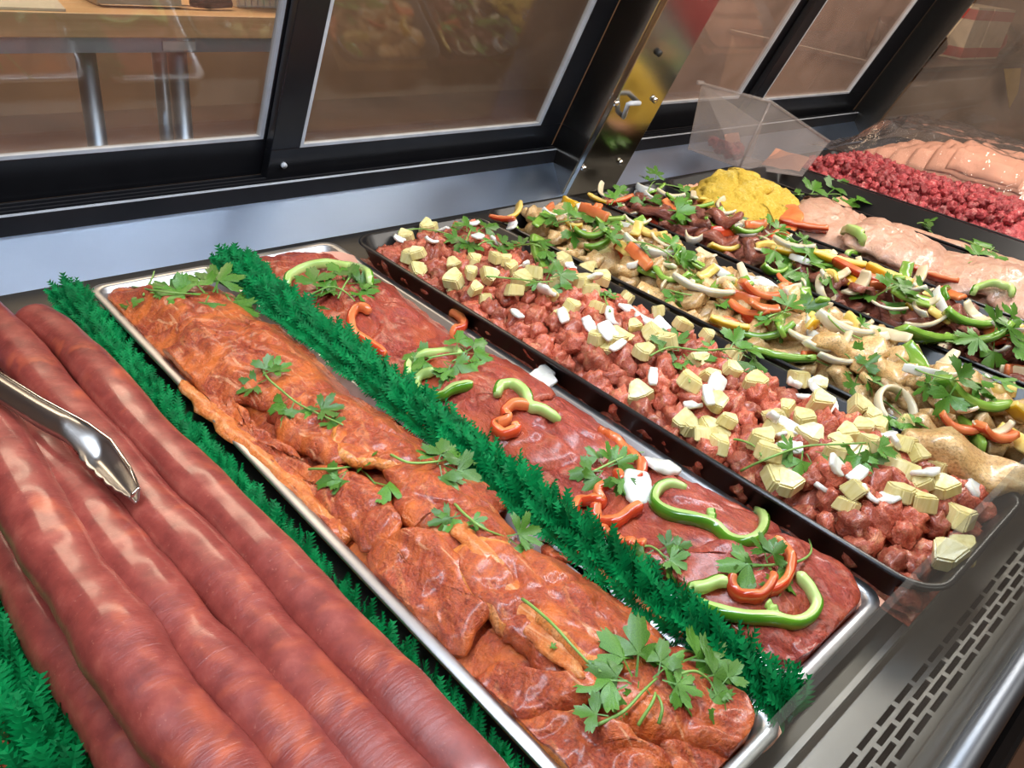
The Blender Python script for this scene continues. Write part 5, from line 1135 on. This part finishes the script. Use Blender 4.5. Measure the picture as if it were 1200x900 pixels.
sprig('big cilantro bunch at the front of the pork tray', [[(700, 850), (730, 838), (752, 815), (770, 795)], [(748, 850), (762, 830), (768, 812)], [(772, 848), (774, 835), (770, 815)], [(786, 775), (800, 768), (815, 768)], [(788, 795), (812, 792), (835, 802)]],
      [(745, 795, 62, -88), (740, 795, 52, -120), (735, 800, 52, 178), (740, 802, 46, 205), (735, 805, 40, 150), (748, 800, 40, 90), (755, 805, 36, 60), (765, 795, 46, -40), (775, 800, 42, 20), (770, 795, 42, -80), (800, 775, 50, -20), (805, 775, 56, 10), (815, 770, 42, 40), (820, 795, 44, -10), (832, 800, 40, 70), (836, 800, 32, 110), (845, 805, 30, -50), (785, 800, 36, 50), (712, 843, 34, 190), (848, 822, 38, 85)], H1, 0.018)
sprig('cilantro sprig under the arched green pepper strip', [[(364, 346), (385, 340), (402, 344), (416, 353)], [(396, 350), (405, 336), (414, 322)]], [(372, 342, 34, -105), (370, 345, 36, 150), (372, 348, 34, 110), (376, 345, 26, -60), (405, 332, 30, -60), (408, 335, 36, -10), (405, 340, 34, 170), (412, 338, 34, 30), (404, 328, 30, -130)], H2, 0.014)
sprig('cilantro sprig over the green pepper hook', [[(502, 420), (520, 420), (545, 416), (538, 404)], [(530, 424), (552, 428)]], [(510, 420, 36, 185), (508, 420, 30, 150), (520, 424, 34, 60), (522, 424, 34, 20), (545, 414, 34, -35), (545, 416, 30, 10), (548, 422, 30, 60), (535, 410, 28, -80), (528, 428, 30, 110)], H2, 0.018)
sprig('cilantro sprig beside the red pepper hook and onion', [[(690, 556), (712, 548), (735, 538), (755, 530)]], [(705, 552, 34, 175), (706, 554, 30, 130), (710, 548, 34, -60), (712, 548, 34, -20), (722, 552, 36, 60), (724, 552, 30, 85), (706, 546, 26, -130)], H2, 0.016)
sprig('cilantro sprig covering the orange pepper strip by the divider', [[(738, 648), (760, 645), (780, 655)]], [(765, 648, 30, 150), (762, 652, 26, 110), (772, 650, 36, 25), (778, 652, 30, 60), (770, 648, 28, -30), (785, 648, 22, -20)], H2, 0.016)
sprig('cilantro sprig with long curled stem at the beef tray front', [[(880, 664), (910, 665), (936, 662), (949, 650), (948, 632)]], [(895, 664, 46, 180), (895, 665, 36, 150), (898, 663, 32, -100), (900, 666, 36, 35), (902, 668, 34, 75), (895, 660, 28, -40)], H2, 0.022)
sprig('cilantro sprig with long pale stem at the back of the pineapple tray', [[(466, 272), (495, 272), (530, 276)], [(545, 285), (552, 268), (545, 255)]], [(545, 276, 26, 165), (546, 278, 26, 120), (548, 278, 28, 75), (550, 276, 26, 20), (547, 274, 24, -95), (560, 270, 28, -15), (545, 272, 22, -140)], H3, 0.018)
sprig('cilantro leaf lying beside the chicken tray rim on pork', [[(560, 288), (580, 284)]], [(580, 282, 26, 10), (582, 284, 24, 50), (662, 294, 2, 0)], H3, 0.018)
sprig('cilantro sprig on the pineapple with thin curving stem', [[(570, 324), (600, 330), (632, 334), (648, 330)]], [(640, 328, 28, -60), (645, 326, 32, -10), (640, 332, 26, 60), (636, 332, 20, 170)], H3, 0.018)
sprig('cilantro sprig hanging over the black rim into the chicken tray', [[(600, 290), (625, 290), (640, 295)]], [(625, 290, 26, -20), (632, 292, 26, 40), (638, 295, 24, 70), (620, 288, 22, 200)], H3, 0.02)
sprig('small cilantro leaf with onion sliver on the diced pork', [[(715, 365), (708, 352), (716, 344)]], [(706, 352, 22, -110), (706, 354, 24, 120), (710, 350, 18, -30)], H3, 0.018)
sprig('wide cilantro sprig across the middle of the pineapple tray', [[(762, 417), (785, 410), (820, 415), (860, 412), (880, 418)], [(800, 430), (808, 448)]], [(795, 412, 34, -100), (795, 414, 34, 175), (798, 418, 36, 110), (800, 418, 34, 60), (805, 414, 30, 15), (850, 412, 30, 190), (855, 410, 32, -60), (865, 412, 34, -15), (870, 416, 32, 35), (865, 418, 30, 100), (785, 412, 24, -140)], H3, 0.02)
sprig('cilantro sprig with very long stem near the pineapple tray front', [[(868, 552), (900, 540), (940, 528), (985, 524), (1040, 518)], [(860, 515), (880, 526), (892, 534)]], [(935, 532, 26, 200), (940, 530, 34, 100), (945, 532, 36, 70), (955, 530, 28, 20), (1010, 522, 36, 110), (1016, 522, 34, 70), (1020, 520, 28, 30)], H3, 0.02)
sprig('cilantro sprig on green peppers at the back of the chicken tray', [[(640, 266), (665, 262), (690, 258)]], [(660, 262, 28, -160), (665, 260, 28, -90), (672, 260, 30, -40), (680, 258, 32, 0), (685, 256, 30, 30), (668, 264, 26, 70), (645, 266, 26, 200)], H4, 0.026)
sprig('cilantro leaf behind the green pepper with a pale edge', [[(695, 272), (715, 268)]], [(700, 272, 24, 0), (708, 270, 26, 40), (712, 268, 22, -40)], H4, 0.024)
sprig('cilantro sprig by the curved onion slice in the chicken tray', [[(735, 284), (760, 290), (790, 302)]], [(745, 284, 22, 40), (780, 296, 30, -50), (785, 298, 32, 0), (790, 300, 32, 30), (782, 300, 28, 90), (800, 302, 28, 20)], H4, 0.022)
sprig('small cilantro sprig on chicken beside the wet onion strip', [[(780, 340), (800, 348), (830, 350)]], [(795, 342, 26, 130), (798, 342, 22, 60), (835, 350, 26, -40), (840, 352, 28, 20), (842, 352, 24, 70)], H4, 0.022)
sprig('cilantro sprig on the large green pepper strip', [[(900, 372), (920, 368), (945, 360)]], [(915, 370, 30, 160), (918, 368, 30, -60), (930, 366, 32, -15), (935, 366, 30, 30), (920, 372, 28, 100)], H4, 0.022)
sprig('cilantro sprig with a looping stem beside the beef strip tray', [[(972, 362), (970, 375), (985, 390), (1010, 398)]], [(1008, 384, 18, -60), (1010, 386, 18, 0), (1008, 396, 22, 20)], H4, 0.022)
sprig('clover shaped cilantro sprig with two stems over chicken', [[(945, 418), (968, 432), (998, 438)], [(1002, 438), (990, 415)]], [(1000, 436, 28, -80), (1004, 436, 26, -40), (1000, 440, 28, 130), (1004, 442, 30, 100), (1008, 440, 26, 20), (1012, 442, 22, 60)], H4, 0.022)
sprig('cilantro leaves beside the whole onion ring', [[(1035, 470), (1048, 485), (1060, 492)]], [(1045, 476, 18, -60), (1048, 488, 24, 160), (1055, 490, 26, 60), (1060, 492, 26, 20), (1050, 492, 22, 110)], H4, 0.028)
sprig('feathery cilantro sprig at the front of the chicken tray', [[(1050, 415), (1075, 438), (1110, 448), (1150, 450)]], [(1080, 440, 30, 20), (1090, 442, 30, 70), (1115, 446, 36, -30), (1125, 448, 40, 5), (1135, 450, 36, 30), (1120, 452, 34, 120), (1160, 450, 34, -10), (1100, 446, 28, 150)], H4, 0.024)
sprig('cilantro sprig with upright leaf at the back of the beef strip tray', [[(768, 216), (785, 220), (802, 222)], [(755, 235), (762, 220), (768, 212)]], [(768, 212, 20, -90), (766, 214, 18, -150), (790, 222, 26, 10), (795, 224, 24, 40), (755, 232, 24, 110), (758, 230, 20, 30)], H5, 0.026)
sprig('cilantro leaf lying on the long brown beef strip', [], [(782, 248, 28, 0), (784, 246, 26, 30), (790, 242, 24, -30)], H5, 0.022)
sprig('thin cilantro leaf beside the orange yellow pepper strip', [[(714, 240), (726, 218)]], [(716, 240, 26, -60), (722, 228, 18, -40)], H5, 0.022)
sprig('cilantro sprig with looping stem beside the raw chicken rim', [[(890, 280), (915, 275), (932, 284)], [(858, 250), (862, 245)]], [(902, 268, 20, -90), (905, 272, 22, -30), (910, 290, 24, 120), (858, 250, 22, 180), (862, 250, 20, 60), (935, 285, 18, -30)], H5, 0.022)
sprig('big cilantro sprig on yellow peppers', [[(930, 308), (948, 312), (968, 318)]], [(940, 308, 32, -60), (945, 308, 34, -20), (950, 312, 34, 30), (945, 316, 34, 90), (938, 314, 32, 150), (932, 308, 28, 200), (960, 314, 32, 10), (965, 316, 28, 60)], H5, 0.022)
sprig('cilantro sprig over green pepper beside the upright onion strip', [[(1020, 352), (1045, 340), (1065, 335)]], [(1035, 345, 30, 170), (1038, 344, 28, -80), (1045, 342, 32, -30), (1050, 340, 32, 10), (1045, 346, 30, 80), (1075, 338, 26, 0)], H5, 0.022)
sprig('large dark cilantro leaf at the front of the beef strip tray', [[(1108, 400), (1140, 405), (1172, 395), (1185, 378)]], [(1165, 392, 34, -80), (1170, 392, 36, -30), (1175, 396, 36, 20), (1165, 400, 34, 100), (1160, 396, 32, 170), (1180, 380, 24, -60)], H5, 0.024)
sprig('cilantro garnish at the back of the nearly empty tray', [[(935, 228), (960, 230), (985, 228)]], [(940, 230, 24, 190), (950, 230, 24, -60), (955, 230, 26, 60), (970, 228, 26, -40), (975, 230, 26, 20), (985, 230, 24, 60), (995, 232, 22, 10), (945, 234, 22, 90)], H7, 0.012)
sprig('flat parsley leaf on the raw chicken breast', [[(1165, 290), (1150, 305), (1135, 308)]], [(1148, 306, 24, -100), (1150, 306, 28, 160), (1152, 308, 28, 60), (1156, 304, 26, 0), (1148, 310, 24, 110)], H6, 0.030)
sprig('small cilantro leaf on the rim beside the chicken breasts', [[(1075, 262), (1088, 266)]], [(1076, 262, 16, 30), (1080, 264, 14, -30)], H6, 0.026)
sprig('cilantro leaves above the flat parsley leaf', [[(1125, 280), (1145, 290), (1170, 295)]], [(1130, 284, 22, 10), (1140, 288, 20, 60)], H6, 0.028)
sprig('cilantro on the diced beef near its back edge', [[(1045, 195), (1065, 192)]], [(1050, 195, 20, 170), (1055, 194, 20, -50), (1060, 194, 22, 20), (1058, 196, 18, 80)], H8, 0.014)
sprig('cilantro on the diced beef beside the wrapped parcel', [[(1088, 192), (1110, 195)]], [(1092, 192, 20, 200), (1098, 194, 20, -30), (1104, 196, 22, 40), (1112, 196, 18, 0)], H8, 0.014)
sprig('cilantro on the diced beef toward the case front', [[(1170, 215), (1190, 222)]], [(1175, 216, 22, 190), (1180, 218, 24, -40), (1185, 220, 24, 60), (1196, 222, 20, 0)], H8, 0.014)
